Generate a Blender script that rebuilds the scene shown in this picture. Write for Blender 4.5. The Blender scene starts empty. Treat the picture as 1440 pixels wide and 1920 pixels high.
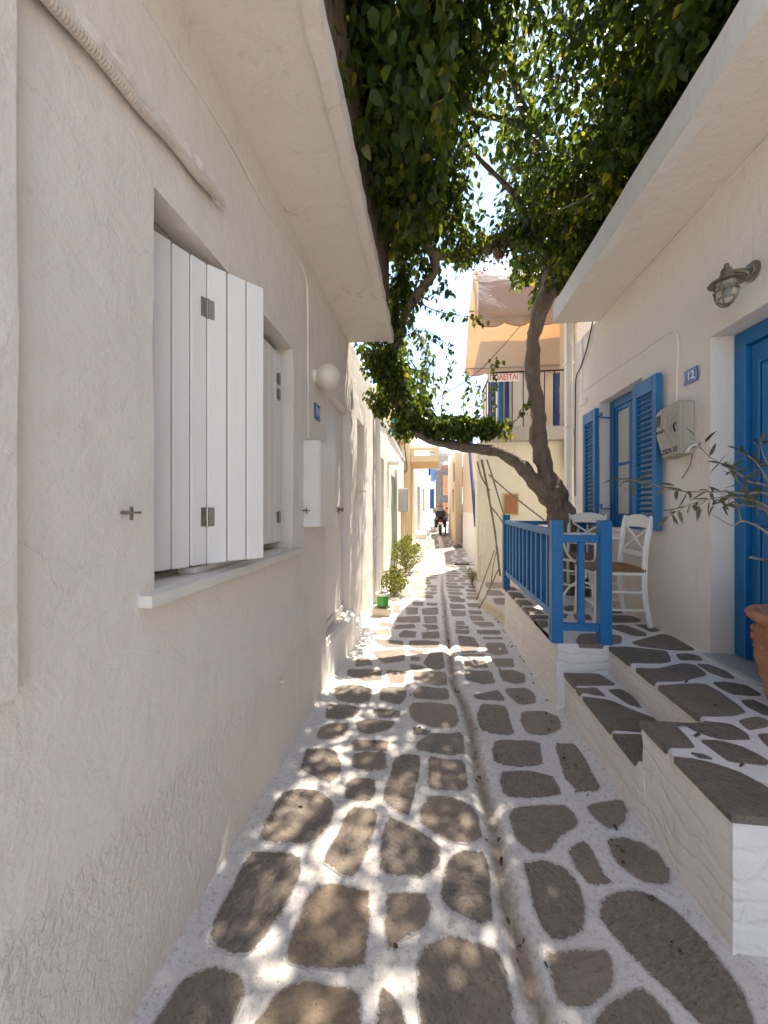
import bpy, bmesh, math, random
import numpy as np
from mathutils import Vector, Matrix, noise
random.seed(7); rng = np.random.default_rng(7); noise.seed_set(3)
R = math.radians
sc = bpy.context.scene
# ---------------------------------------------------------------- camera
EYE = 1.42
TH = math.atan(85/721.); CT, ST = math.cos(TH), math.sin(TH)
cd = bpy.data.cameras.new('camera'); cam = bpy.data.objects.new('camera', cd)
sc.collection.objects.link(cam); sc.camera = cam
cam.location = (0, 0, EYE); cam.rotation_euler = (R(90), 0, TH)
cd.sensor_fit = 'HORIZONTAL'; cd.sensor_width = 36; cd.lens = 36*721/1440.
cd.shift_y = -10/1440.; cd.clip_start = 0.05; cd.clip_end = 3000
# ---------------------------------------------------------------- light
SUN_EL, SUN_AZ = 67, 32
sd = Vector((math.sin(R(SUN_AZ))*math.cos(R(SUN_EL)), math.cos(R(SUN_AZ))*math.cos(R(SUN_EL)), math.sin(R(SUN_EL))))
ld = bpy.data.lights.new('sun', 'SUN'); sun = bpy.data.objects.new('sun', ld)
sc.collection.objects.link(sun); ld.energy = 3.3; ld.angle = R(0.55); ld.color = (1.0, .925, .81)
sun.rotation_euler = sd.to_track_quat('Z', 'Y').to_euler()
w = bpy.data.worlds.new('World'); sc.world = w; w.use_nodes = True
nt = w.node_tree; N = nt.nodes; L = nt.links
bg = N['Background']; bg.inputs[1].default_value = .145
sky = N.new('ShaderNodeTexSky'); sky.sky_type = 'NISHITA'; sky.sun_disc = False
sky.sun_elevation = R(SUN_EL); sky.sun_rotation = R(SUN_AZ); sky.air_density = 1.0; sky.dust_density = .3; sky.ozone_density = 1.0
tc = N.new('ShaderNodeTexCoord'); sx = N.new('ShaderNodeSeparateXYZ'); L.new(tc.outputs['Generated'], sx.inputs[0])
add = N.new('ShaderNodeMath'); add.operation = 'ADD'; L.new(sx.outputs[2], add.inputs[0]); add.inputs[1].default_value = .18
dx = N.new('ShaderNodeMath'); dx.operation = 'DIVIDE'; L.new(sx.outputs[0], dx.inputs[0]); L.new(add.outputs[0], dx.inputs[1])
dy = N.new('ShaderNodeMath'); dy.operation = 'DIVIDE'; L.new(sx.outputs[1], dy.inputs[0]); L.new(add.outputs[0], dy.inputs[1])
cx = N.new('ShaderNodeCombineXYZ'); L.new(dx.outputs[0], cx.inputs[0]); L.new(dy.outputs[0], cx.inputs[1])
cn = N.new('ShaderNodeTexNoise'); cn.inputs['Scale'].default_value = 2.3; cn.inputs['Detail'].default_value = 9; cn.inputs['Roughness'].default_value = .58
cn.inputs['Distortion'].default_value = .5
L.new(cx.outputs[0], cn.inputs[0])
cr = N.new('ShaderNodeValToRGB'); cr.color_ramp.elements[0].position = .52; cr.color_ramp.elements[1].position = .74
L.new(cn.outputs[0], cr.inputs[0])
mx = N.new('ShaderNodeMix'); mx.data_type = 'RGBA'; L.new(cr.outputs[0], mx.inputs[0])
L.new(sky.outputs[0], mx.inputs[6]); mx.inputs[7].default_value = (3.4, 3.35, 3.3, 1)
L.new(mx.outputs[2], bg.inputs[0])
sc.view_settings.view_transform = 'Standard'; sc.view_settings.look = 'None'
sc.view_settings.exposure = 1.78; sc.view_settings.gamma = 1
sc.render.engine = 'CYCLES'
sc.cycles.max_bounces = 8; sc.cycles.diffuse_bounces = 6; sc.cycles.transmission_bounces = 6; sc.cycles.transparent_max_bounces = 8
sc.cycles.use_denoising = True; sc.cycles.caustics_reflective = False; sc.cycles.caustics_refractive = False
sc.cycles.sample_clamp_indirect = 6

# ---------------------------------------------------------------- measuring: pixel of the photograph -> point on a plane of the place
def ray(px, py):
    u = (px-720)/721.; v = (950-py)/721.
    return u*CT-ST, u*ST+CT, v
def G(px, py, z=0.):
    a, b, v = ray(px, py); t = (z-EYE)/v; return (t*a, t*b, z)
def WX(px, py, X):
    a, b, v = ray(px, py); t = X/a; return (X, t*b, EYE+t*v)
def WY(px, py, Y):
    a, b, v = ray(px, py); t = Y/b; return (t*a, Y, EYE+t*v)

# ---------------------------------------------------------------- materials
def newmat(name):
    m = bpy.data.materials.new(name); m.use_nodes = True
    return m, m.node_tree.nodes, m.node_tree.links, m.node_tree.nodes['Principled BSDF']
def rgb(c): return (c[0], c[1], c[2], 1)
def basic(name, col, rough=.5, metal=0, var=.12, scale=9, bump=.15, bscale=60, bdist=.003, coord='Object', stretch=None, spec=None):
    m, N, L, b = newmat(name)
    tc = N.new('ShaderNodeTexCoord'); src = tc.outputs[coord]
    if stretch:
        mp = N.new('ShaderNodeMapping'); mp.inputs['Scale'].default_value = stretch; L.new(src, mp.inputs[0]); src = mp.outputs[0]
    n = N.new('ShaderNodeTexNoise'); n.inputs['Scale'].default_value = scale; n.inputs['Detail'].default_value = 6; L.new(src, n.inputs[0])
    mx = N.new('ShaderNodeMix'); mx.data_type = 'RGBA'
    mx.inputs[6].default_value = rgb([x*(1-var) for x in col]); mx.inputs[7].default_value = rgb([min(1, x*(1+var)) for x in col])
    L.new(n.outputs[0], mx.inputs[0]); L.new(mx.outputs[2], b.inputs['Base Color'])
    b.inputs['Roughness'].default_value = rough; b.inputs['Metallic'].default_value = metal
    if spec is not None: b.inputs['Specular IOR Level'].default_value = spec
    n2 = N.new('ShaderNodeTexNoise'); n2.inputs['Scale'].default_value = bscale; n2.inputs['Detail'].default_value = 5; L.new(src, n2.inputs[0])
    bp = N.new('ShaderNodeBump'); bp.inputs['Strength'].default_value = bump; bp.inputs['Distance'].default_value = bdist
    L.new(n2.outputs[0], bp.inputs['Height']); L.new(bp.outputs[0], b.inputs['Normal'])
    return m
def math_node(N, L, op, a, b=None, clamp=False):
    n = N.new('ShaderNodeMath'); n.operation = op; n.use_clamp = clamp
    for i, x in enumerate((a, b)):
        if x is None: continue
        if isinstance(x, (int, float)): n.inputs[i].default_value = x
        else: L.new(x, n.inputs[i])
    return n.outputs[0]
def tex(N, L, src, scale, detail=6, rough=.55, dist=0):
    n = N.new('ShaderNodeTexNoise'); n.inputs['Scale'].default_value = scale; n.inputs['Detail'].default_value = detail
    n.inputs['Roughness'].default_value = rough; n.inputs['Distortion'].default_value = dist; L.new(src, n.inputs[0]); return n.outputs[0]
def ramp(N, L, src, a, b, ca=(0, 0, 0), cb=(1, 1, 1)):
    r = N.new('ShaderNodeValToRGB'); r.color_ramp.elements[0].position = a; r.color_ramp.elements[1].position = b
    r.color_ramp.elements[0].color = rgb(ca); r.color_ramp.elements[1].color = rgb(cb); L.new(src, r.inputs[0]); return r.outputs[0]
def mixc(N, L, f, a, b):
    m = N.new('ShaderNodeMix'); m.data_type = 'RGBA'
    for i, x in ((0, f), (6, a), (7, b)):
        if isinstance(x, (int, float)): m.inputs[i].default_value = x
        elif isinstance(x, tuple): m.inputs[i].default_value = rgb(x)
        else: L.new(x, m.inputs[i])
    return m.outputs[2]
def plaster(name, col, dirt=(.45, .38, .30), rough_below=None, masonry=False, crack=.5, lump=1.0, dirty=.5):
    """lime-washed plaster: trowel marks, drips, hairline cracks; a coarse thrown coat below a height if asked"""
    m, N, L, b = newmat(name)
    g = N.new('ShaderNodeNewGeometry'); P = g.outputs['Position']
    big = tex(N, L, P, 1.3, 5); mid = tex(N, L, P, 7, 6, .6, .6); fine = tex(N, L, P, 90, 4, .6)
    mp = N.new('ShaderNodeMapping'); mp.inputs['Scale'].default_value = (9, 9, 1.6); L.new(P, mp.inputs[0])
    streak = tex(N, L, mp.outputs[0], 2.0, 6, .65)
    c = mixc(N, L, big, tuple(x*.955 for x in col), tuple(min(1, x*1.035) for x in col))
    c = mixc(N, L, math_node(N, L, 'MULTIPLY', ramp(N, L, tex(N, L, P, 3.1, 7, .7, 1.0), .56, .70), .5), c, tuple(x*.90 for x in col))
    c = mixc(N, L, ramp(N, L, streak, .56, .74), c, tuple(x*.86+d*.05 for x, d in zip(col, dirt)))
    spot = ramp(N, L, tex(N, L, P, 38, 4, .75), .70, .78)
    c = mixc(N, L, math_node(N, L, 'MULTIPLY', spot, .35*dirty), c, dirt)
    # hairline cracks
    vo = N.new('ShaderNodeTexVoronoi'); vo.feature = 'DISTANCE_TO_EDGE'; vo.inputs['Scale'].default_value = 1.25
    wn = N.new('ShaderNodeTexNoise'); wn.inputs['Scale'].default_value = 3.5; wn.inputs['Detail'].default_value = 6; L.new(P, wn.inputs[0])
    va = N.new('ShaderNodeVectorMath'); va.operation = 'MULTIPLY_ADD'; L.new(wn.outputs[1], va.inputs[0]); va.inputs[1].default_value = (.7, .7, .7); L.new(P, va.inputs[2])
    L.new(va.outputs[0], vo.inputs[0])
    line = ramp(N, L, vo.outputs[0], 0.0, .006, (1, 1, 1), (0, 0, 0))
    line = math_node(N, L, 'MULTIPLY', line, ramp(N, L, tex(N, L, P, 2.1, 3), .52, .60))
    c = mixc(N, L, math_node(N, L, 'MULTIPLY', line, .45*crack), c, tuple(x*.6 for x in dirt))
    h = math_node(N, L, 'ADD', math_node(N, L, 'MULTIPLY', mid, .012*lump), math_node(N, L, 'MULTIPLY', fine, .0022))
    # overlapping trowel facets
    v2 = N.new('ShaderNodeTexVoronoi'); v2.inputs['Scale'].default_value = 4.2; v2.feature = 'SMOOTH_F1'; L.new(va.outputs[0], v2.inputs[0])
    h = math_node(N, L, 'ADD', h, math_node(N, L, 'MULTIPLY', v2.outputs[0], .012*lump))
    h = math_node(N, L, 'SUBTRACT', h, math_node(N, L, 'MULTIPLY', line, .0025*crack))
    if rough_below is not None:
        s = N.new('ShaderNodeSeparateXYZ'); L.new(P, s.inputs[0])
        zz = math_node(N, L, 'ADD', s.outputs[2], math_node(N, L, 'MULTIPLY', big, .12))
        mask = ramp(N, L, math_node(N, L, 'SUBTRACT', zz, rough_below-.5), .49, .56, (1, 1, 1), (0, 0, 0))
        mp2 = N.new('ShaderNodeMapping'); mp2.inputs['Scale'].default_value = (1, 1, .75); L.new(P, mp2.inputs[0])
        co = tex(N, L, mp2.outputs[0], 52, 5, .6, .5)
        co = ramp(N, L, co, .35, .72)
        h = math_node(N, L, 'ADD', h, math_node(N, L, 'MULTIPLY', math_node(N, L, 'MULTIPLY', co, mask), .0055))
    if masonry:
        vb = N.new('ShaderNodeVectorMath'); vb.operation = 'MULTIPLY_ADD'; L.new(wn.outputs[1], vb.inputs[0]); vb.inputs[1].default_value = (.30, .30, .22); L.new(P, vb.inputs[2])
        s = N.new('ShaderNodeSeparateXYZ'); L.new(vb.outputs[0], s.inputs[0])
        cc = N.new('ShaderNodeCombineXYZ'); L.new(math_node(N, L, 'ADD', s.outputs[0], s.outputs[1]), cc.inputs[0]); L.new(s.outputs[2], cc.inputs[1])
        br = N.new('ShaderNodeTexBrick'); br.inputs['Scale'].default_value = 1; br.inputs['Brick Width'].default_value = .24; br.inputs['Row Height'].default_value = .075
        br.inputs['Mortar Size'].default_value = .02; br.inputs['Mortar Smooth'].default_value = 1
        L.new(cc.outputs[0], br.inputs[0])
        h = math_node(N, L, 'SUBTRACT', h, math_node(N, L, 'MULTIPLY', br.outputs['Fac'], .004))
    L.new(c, b.inputs['Base Color']); b.inputs['Roughness'].default_value = .85; b.inputs['Specular IOR Level'].default_value = .2
    bp = N.new('ShaderNodeBump'); bp.inputs['Strength'].default_value = .9; bp.inputs['Distance'].default_value = 1
    L.new(h, bp.inputs['Height']); L.new(bp.outputs[0], b.inputs['Normal'])
    return m

M = {}
M['lime'] = plaster('lime_plaster', (.82, .745, .66), rough_below=.62, crack=.3, lump=.75)
M['lime_right'] = plaster('lime_plaster_right', (.82, .75, .675), lump=.6, crack=.2, dirty=.2)
M['soffit'] = plaster('soffit_plaster', (.82, .745, .655), crack=1.2, lump=.5, dirty=.4)
M['cream'] = plaster('cream_plaster', (.78, .73, .58), crack=.8, dirty=.6)
M['pale_cream'] = plaster('pale_cream_plaster', (.80, .74, .62), rough_below=.3, crack=.6)
M['yellow'] = plaster('yellow_plaster', (.78, .60, .34), crack=.4)
M['sand'] = plaster('sand_plaster', (.76, .62, .44), crack=.4)
M['white'] = plaster('white_plaster', (.82, .80, .77), crack=.2, lump=.6)
M['masonry'] = plaster('painted_masonry', (.80, .76, .72), masonry=True, crack=0, lump=.9, dirty=.8)
M['concrete'] = plaster('raw_concrete', (.40, .37, .33), crack=1, dirty=1)
M['oldwall'] = plaster('old_plaster', (.62, .53, .38), crack=1.5, dirty=1.5)

def mortar():
    m, N, L, b = newmat('whitewashed_mortar')
    g = N.new('ShaderNodeNewGeometry'); P = g.outputs['Position']
    mid = tex(N, L, P, 9, 6, .65); fine = tex(N, L, P, 130, 4, .7); sp = tex(N, L, P, 55, 5, .8)
    c = mixc(N, L, mid, (.70, .645, .58), (.85, .795, .73))
    c = mixc(N, L, math_node(N, L, 'MULTIPLY', ramp(N, L, sp, .52, .63), .62), c, (.40, .34, .27))
    at = N.new('ShaderNodeAttribute'); at.attribute_name = 'gutter'
    k = math_node(N, L, 'ADD', at.outputs['Fac'], math_node(N, L, 'MULTIPLY', math_node(N, L, 'SUBTRACT', tex(N, L, P, 22, 6, .75), .5), 1.1))
    k = math_node(N, L, 'MULTIPLY', ramp(N, L, k, .38, .9), math_node(N, L, 'GREATER_THAN', at.outputs['Fac'], .03))
    gc = mixc(N, L, ramp(N, L, tex(N, L, P, 3.0, 4), .4, .6), (.34, .225, .155), (.30, .25, .16))
    c = mixc(N, L, math_node(N, L, 'MULTIPLY', k, .85), c, gc)
    c = mixc(N, L, math_node(N, L, 'MULTIPLY', ramp(N, L, tex(N, L, P, 2.4, 7, .75, .8), .54, .72), .35), c, (.60, .53, .45))
    L.new(c, b.inputs['Base Color']); b.inputs['Roughness'].default_value = .8; b.inputs['Specular IOR Level'].default_value = .25
    h = math_node(N, L, 'ADD', math_node(N, L, 'MULTIPLY', mid, .022), math_node(N, L, 'MULTIPLY', fine, .006))
    h = math_node(N, L, 'ADD', h, math_node(N, L, 'MULTIPLY', sp, .006))
    bp = N.new('ShaderNodeBump'); bp.inputs['Strength'].default_value = .8; bp.inputs['Distance'].default_value = 1
    L.new(h, bp.inputs['Height']); L.new(bp.outputs[0], b.inputs['Normal'])
    return m
M['mortar'] = mortar()
def paving(name, dark, light, tan, wash=.5, rg=1.0):
    m, N, L, b = newmat(name)
    g = N.new('ShaderNodeNewGeometry'); P = g.outputs['Position']
    oi = N.new('ShaderNodeObjectInfo')
    rot = N.new('ShaderNodeVectorRotate'); rot.rotation_type = 'Z_AXIS'; L.new(P, rot.inputs['Vector'])
    L.new(math_node(N, L, 'MULTIPLY', oi.outputs['Random'], 6.28), rot.inputs['Angle'])
    mp = N.new('ShaderNodeMapping'); mp.inputs['Scale'].default_value = (1, 2.8, 1); L.new(rot.outputs[0], mp.inputs[0])
    grain = tex(N, L, mp.outputs[0], 24, 9, .80, .6); big = tex(N, L, P, 5, 5); fine = tex(N, L, P, 160, 3, .7)
    base = mixc(N, L, ramp(N, L, grain, .30, .72), dark, light)
    base = mixc(N, L, ramp(N, L, math_node(N, L, 'ADD', math_node(N, L, 'MULTIPLY', oi.outputs['Random'], .5), math_node(N, L, 'MULTIPLY', big, .6)), .50, .80), base, tan)
    base = mixc(N, L, math_node(N, L, 'MULTIPLY', ramp(N, L, tex(N, L, P, 85, 4, .8), .54, .66), .6), base, tuple(x*.45 for x in dark))
    at = N.new('ShaderNodeAttribute'); at.attribute_name = 'edge'
    rag = math_node(N, L, 'MULTIPLY', math_node(N, L, 'SUBTRACT', tex(N, L, P, 55, 6, .8), .5), rg)
    k = ramp(N, L, math_node(N, L, 'ADD', math_node(N, L, 'MULTIPLY', math_node(N, L, 'ADD', at.outputs['Fac'], rag), .5), .25), .25+.5*wash-.03, .25+.5*wash+.03, (1, 1, 1), (0, 0, 0))
    chip = math_node(N, L, 'MULTIPLY', ramp(N, L, tex(N, L, P, 21, 5, .7), .70, .74), .6)
    c = mixc(N, L, math_node(N, L, 'MAXIMUM', k, chip), base, (.74, .69, .635))
    L.new(c, b.inputs['Base Color']); b.inputs['Roughness'].default_value = .62; b.inputs['Specular IOR Level'].default_value = .35
    h = math_node(N, L, 'ADD', math_node(N, L, 'MULTIPLY', grain, .030), math_node(N, L, 'MULTIPLY', fine, .004))
    bp = N.new('ShaderNodeBump'); bp.inputs['Strength'].default_value = .8; bp.inputs['Distance'].default_value = 1
    L.new(h, bp.inputs['Height']); L.new(bp.outputs[0], b.inputs['Normal'])
    return m
M['stone'] = paving('paving_stone', (.165, .135, .108), (.47, .39, .315), (.42, .33, .25), .27, 1.7)
M['flag'] = paving('terrace_flagstone', (.115, .098, .077), (.37, .32, .255), (.33, .275, .21), -.22, .4)
M['far_stone'] = paving('far_stone_sunlit_tone', (.26, .215, .165), (.40, .34, .265), (.42, .34, .25), .14, 1.2)  # paler copy of the paving: sunlit look of the far lane put into its colour
M['sun_painted_stone'] = paving('sun_painted_tan_stone', (.34, .25, .17), (.46, .35, .25), (.50, .38, .27), .27, 1.7)  # tan copy of the paving, with sunlight on the stone painted into its colour

M['blue'] = basic('blue_paint', (.006, .150, .38), .42, var=.12, scale=6, bump=.25, bscale=40, bdist=.002)
def worn(name, col, under):
    m, N, L, b = newmat(name); g = N.new('ShaderNodeNewGeometry'); P = g.outputs['Position']
    mp = N.new('ShaderNodeMapping'); mp.inputs['Scale'].default_value = (14, 14, 2.5); L.new(P, mp.inputs[0])
    br = tex(N, L, mp.outputs[0], 3, 6, .6)
    c = mixc(N, L, br, tuple(x*.78 for x in col), tuple(min(1, x*1.22) for x in col))
    c = mixc(N, L, math_node(N, L, 'MULTIPLY', ramp(N, L, tex(N, L, P, 2.2, 5), .45, .75), .25), c, (.05, .22, .42))
    c = mixc(N, L, ramp(N, L, tex(N, L, P, 45, 6, .8), .735, .75), c, under)
    L.new(c, b.inputs['Base Color']); b.inputs['Roughness'].default_value = .45
    bp = N.new('ShaderNodeBump'); bp.inputs['Strength'].default_value = .6; bp.inputs['Distance'].default_value = .004
    L.new(br, bp.inputs['Height']); L.new(bp.outputs[0], b.inputs['Normal']); return m
M['blue'] = worn('blue_paint_worn', (.006, .150, .38), (.30, .33, .33))
M['navy'] = basic('navy_paint', (.010, .045, .20), .45)
M['lightblue'] = basic('light_blue_paint', (.16, .42, .70), .45)
M['teal'] = basic('teal_paint', (.03, .22, .23), .5)
M['white_paint'] = basic('white_gloss_paint', (.80, .76, .70), .42, var=.04, scale=3, bump=.2, bscale=25, bdist=.002)
M['chair_white'] = basic('chair_white_paint', (.82, .80, .755), .38, var=.03, bump=.15)
M['shutter_white'] = basic('shutter_white_paint', (.80, .765, .715), .38, var=.03, scale=4, bump=.25, bscale=14, bdist=.002, stretch=(6, 6, 1))
M['dark_metal'] = basic('dark_iron', (.035, .03, .028), .5, .6)
M['steel'] = basic('dull_steel', (.32, .30, .27), .38, .85, bump=.2)
M['bronze'] = basic('weathered_bronze', (.24, .205, .155), .42, .7, var=.3, scale=30)
M['grey_cabinet'] = basic('grey_cabinet_paint', (.42, .42, .39), .5, var=.12)
M['meter'] = basic('meter_box_plastic', (.42, .38, .32), .42, var=.22, scale=14, bump=.4, bscale=30)
M['ink'] = basic('black_lettering', (.03, .028, .025), .6)
M['sign_blue'] = basic('enamel_blue', (.008, .085, .36), .25, var=.05)
M['sign_white'] = basic('enamel_white', (.82, .82, .80), .35, var=.03)
M['red_ink'] = basic('red_lettering', (.55, .07, .05), .5)
M['terracotta'] = basic('terracotta', (.40, .165, .085), .72, var=.35, scale=7, bump=.8, bscale=42, bdist=.006)
def clay():
    m, N, L, b = newmat('fired_clay'); g = N.new('ShaderNodeNewGeometry'); P = g.outputs['Position']
    c = mixc(N, L, ramp(N, L, tex(N, L, P, 9, 6, .7), .3, .7), (.33, .13, .065), (.50, .24, .13))
    c = mixc(N, L, math_node(N, L, 'MULTIPLY', ramp(N, L, tex(N, L, P, 5, 8, .75, .8), .50, .66), .6), c, (.52, .40, .29))
    L.new(c, b.inputs['Base Color']); b.inputs['Roughness'].default_value = .75
    bp = N.new('ShaderNodeBump'); bp.inputs['Distance'].default_value = .008; bp.inputs['Strength'].default_value = .8
    L.new(tex(N, L, P, 55, 6, .7), bp.inputs['Height']); L.new(bp.outputs[0], b.inputs['Normal']); return m
M['terracotta'] = clay()
M['soil'] = basic('soil', (.05, .035, .025), .95, bump=1, bscale=50, bdist=.02)
M['marble'] = basic('grey_marble', (.42, .42, .40), .3, var=.18, scale=5)
M['sill'] = basic('worn_marble_sill', (.70, .66, .58), .45, var=.12, scale=10, bump=.3)
M['rush'] = basic('woven_rush', (.30, .155, .07), .75, var=.45, scale=50, bump=1, bscale=80, bdist=.006)
M['bark'] = basic('bark', (.20, .145, .105), .85, var=.62, scale=16, bump=1, bscale=22, bdist=.035, stretch=(1, 1, .35))
M['twig'] = basic('grey_twig', (.26, .20, .145), .8, var=.3, scale=30, bump=.5)
M['deadwood'] = basic('dead_branch_bark', (.24, .15, .09), .85, var=.4, scale=18, bump=.8, bscale=30, bdist=.008)
M['reed'] = basic('reed_screen', (.15, .10, .065), .8, var=.4, scale=12, bump=.6)
M['conduit'] = basic('ribbed_conduit', (.66, .58, .48), .6, var=.15)
M['cable_white'] = basic('painted_cable', (.80, .745, .67), .6, var=.08, bump=.4)
M['black_plastic'] = basic('black_plastic', (.018, .018, .02), .4)
M['rubber'] = basic('tyre_rubber', (.02, .02, .02), .8)
M['grey_cloth'] = basic('grey_cover', (.35, .33, .32), .7)
M['redpaint'] = basic('red_paint', (.45, .02, .05), .35)
M['rock'] = basic('dark_rubble_wall', (.17, .15, .13), .9, var=.45, scale=6, bump=1, bscale=6, bdist=.12, coord='Object')
M['orange'] = basic('ochre_board', (.48, .22, .09), .7, var=.15)
M['plaque'] = basic('red_brown_plaque', (.36, .17, .07), .7, var=.35, scale=30, bump=.6)
M['plaque_frame'] = basic('ochre_green_frame', (.50, .47, .20), .7)
M['green_plastic'] = basic('green_paint_tub', (.05, .30, .03), .35, var=.2)
M['roof_red'] = basic('old_tile', (.40, .20, .12), .8)
M['geranium'] = basic('geranium_red', (.70, .03, .03), .6)
M['magenta'] = basic('magenta_bract', (.30, .02, .10), .6, var=.4)
M['ac'] = basic('cream_louvre_paint', (.60, .55, .45), .5)
M['laundry'] = basic('pale_blue_cloth', (.22, .38, .72), .8)
M['curb'] = plaster('worn_curb', (.66, .56, .42), crack=1, dirty=1.5)

def leafmat(name, dark, light, yellow, trans=.45):
    m, N, L, b = newmat(name)
    at = N.new('ShaderNodeAttribute'); at.attribute_name = 'tint'
    oi = N.new('ShaderNodeObjectInfo')
    v = math_node(N, L, 'FRACT', math_node(N, L, 'ADD', at.outputs['Fac'], oi.outputs['Random']))
    c = mixc(N, L, v, dark, light); c = mixc(N, L, ramp(N, L, v, .93, .99), c, yellow)
    L.new(c, b.inputs['Base Color']); b.inputs['Roughness'].default_value = .42; b.inputs['Specular IOR Level'].default_value = .4
    tr = N.new('ShaderNodeBsdfTranslucent')
    hs = N.new('ShaderNodeHueSaturation'); hs.inputs['Saturation'].default_value = 1.1; hs.inputs['Value'].default_value = 3.0; hs.inputs['Hue'].default_value = .475
    L.new(c, hs.inputs['Color']); L.new(hs.outputs[0], tr.inputs[0])
    ms = N.new('ShaderNodeMixShader'); ms.inputs[0].default_value = trans
    L.new(b.outputs[0], ms.inputs[1]); L.new(tr.outputs[0], ms.inputs[2])
    L.new(ms.outputs[0], N['Material Output'].inputs[0]); return m
M['leaf'] = leafmat('vine_leaf', (.022, .046, .009), (.080, .110, .018), (.24, .22, .03))
M['olive'] = leafmat('olive_leaf', (.05, .058, .030), (.12, .125, .075), (.16, .15, .06), .25)
M['shrub'] = leafmat('shrub_leaf', (.06, .085, .015), (.15, .17, .035), (.30, .26, .07), .35)
def glassmat():
    m, N, L, b = newmat('window_glass'); b.inputs['Base Color'].default_value = (.10, .11, .11, 1); b.inputs['Roughness'].default_value = .06
    b.inputs['Specular IOR Level'].default_value = .9; return m
M['glass'] = glassmat()
def clear():
    m, N, L, b = newmat('lamp_glass'); b.inputs['Base Color'].default_value = (.85, .80, .70, 1); b.inputs['Roughness'].default_value = .12
    b.inputs['Transmission Weight'].default_value = .8; b.inputs['IOR'].default_value = 1.3; return m
M['lampglass'] = clear()
M['globe'] = basic('opal_globe', (.72, .66, .54), .28, var=.1, scale=12, bump=.05)
M['curtain'] = basic('lace_curtain', (.55, .53, .48), .9, var=.2, scale=40)
def awn(name, col, trans):
    m, N, L, b = newmat(name)
    tcn = N.new('ShaderNodeTexCoord'); n = tex(N, L, tcn.outputs['Object'], 3, 6, .6)
    c = mixc(N, L, n, tuple(x*.9 for x in col), tuple(min(1, x*1.08) for x in col))
    L.new(c, b.inputs['Base Color']); b.inputs['Roughness'].default_value = .8
    wv = tex(N, L, tcn.outputs['Object'], 5, 5, .5, 2.5)
    bp = N.new('ShaderNodeBump'); bp.inputs['Distance'].default_value = .02; bp.inputs['Strength'].default_value = .5
    L.new(wv, bp.inputs['Height']); L.new(bp.outputs[0], b.inputs['Normal'])
    tr = N.new('ShaderNodeBsdfTranslucent'); L.new(mixc(N, L, n, (.74, .31, .085), (.82, .40, .13)), tr.inputs[0]); L.new(bp.outputs[0], tr.inputs['Normal'])
    ms = N.new('ShaderNodeMixShader'); ms.inputs[0].default_value = trans
    L.new(b.outputs[0], ms.inputs[1]); L.new(tr.outputs[0], ms.inputs[2]); L.new(ms.outputs[0], N['Material Output'].inputs[0]); return m
M['awning'] = awn('awning_canvas', (.50, .48, .44), .30)

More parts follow.
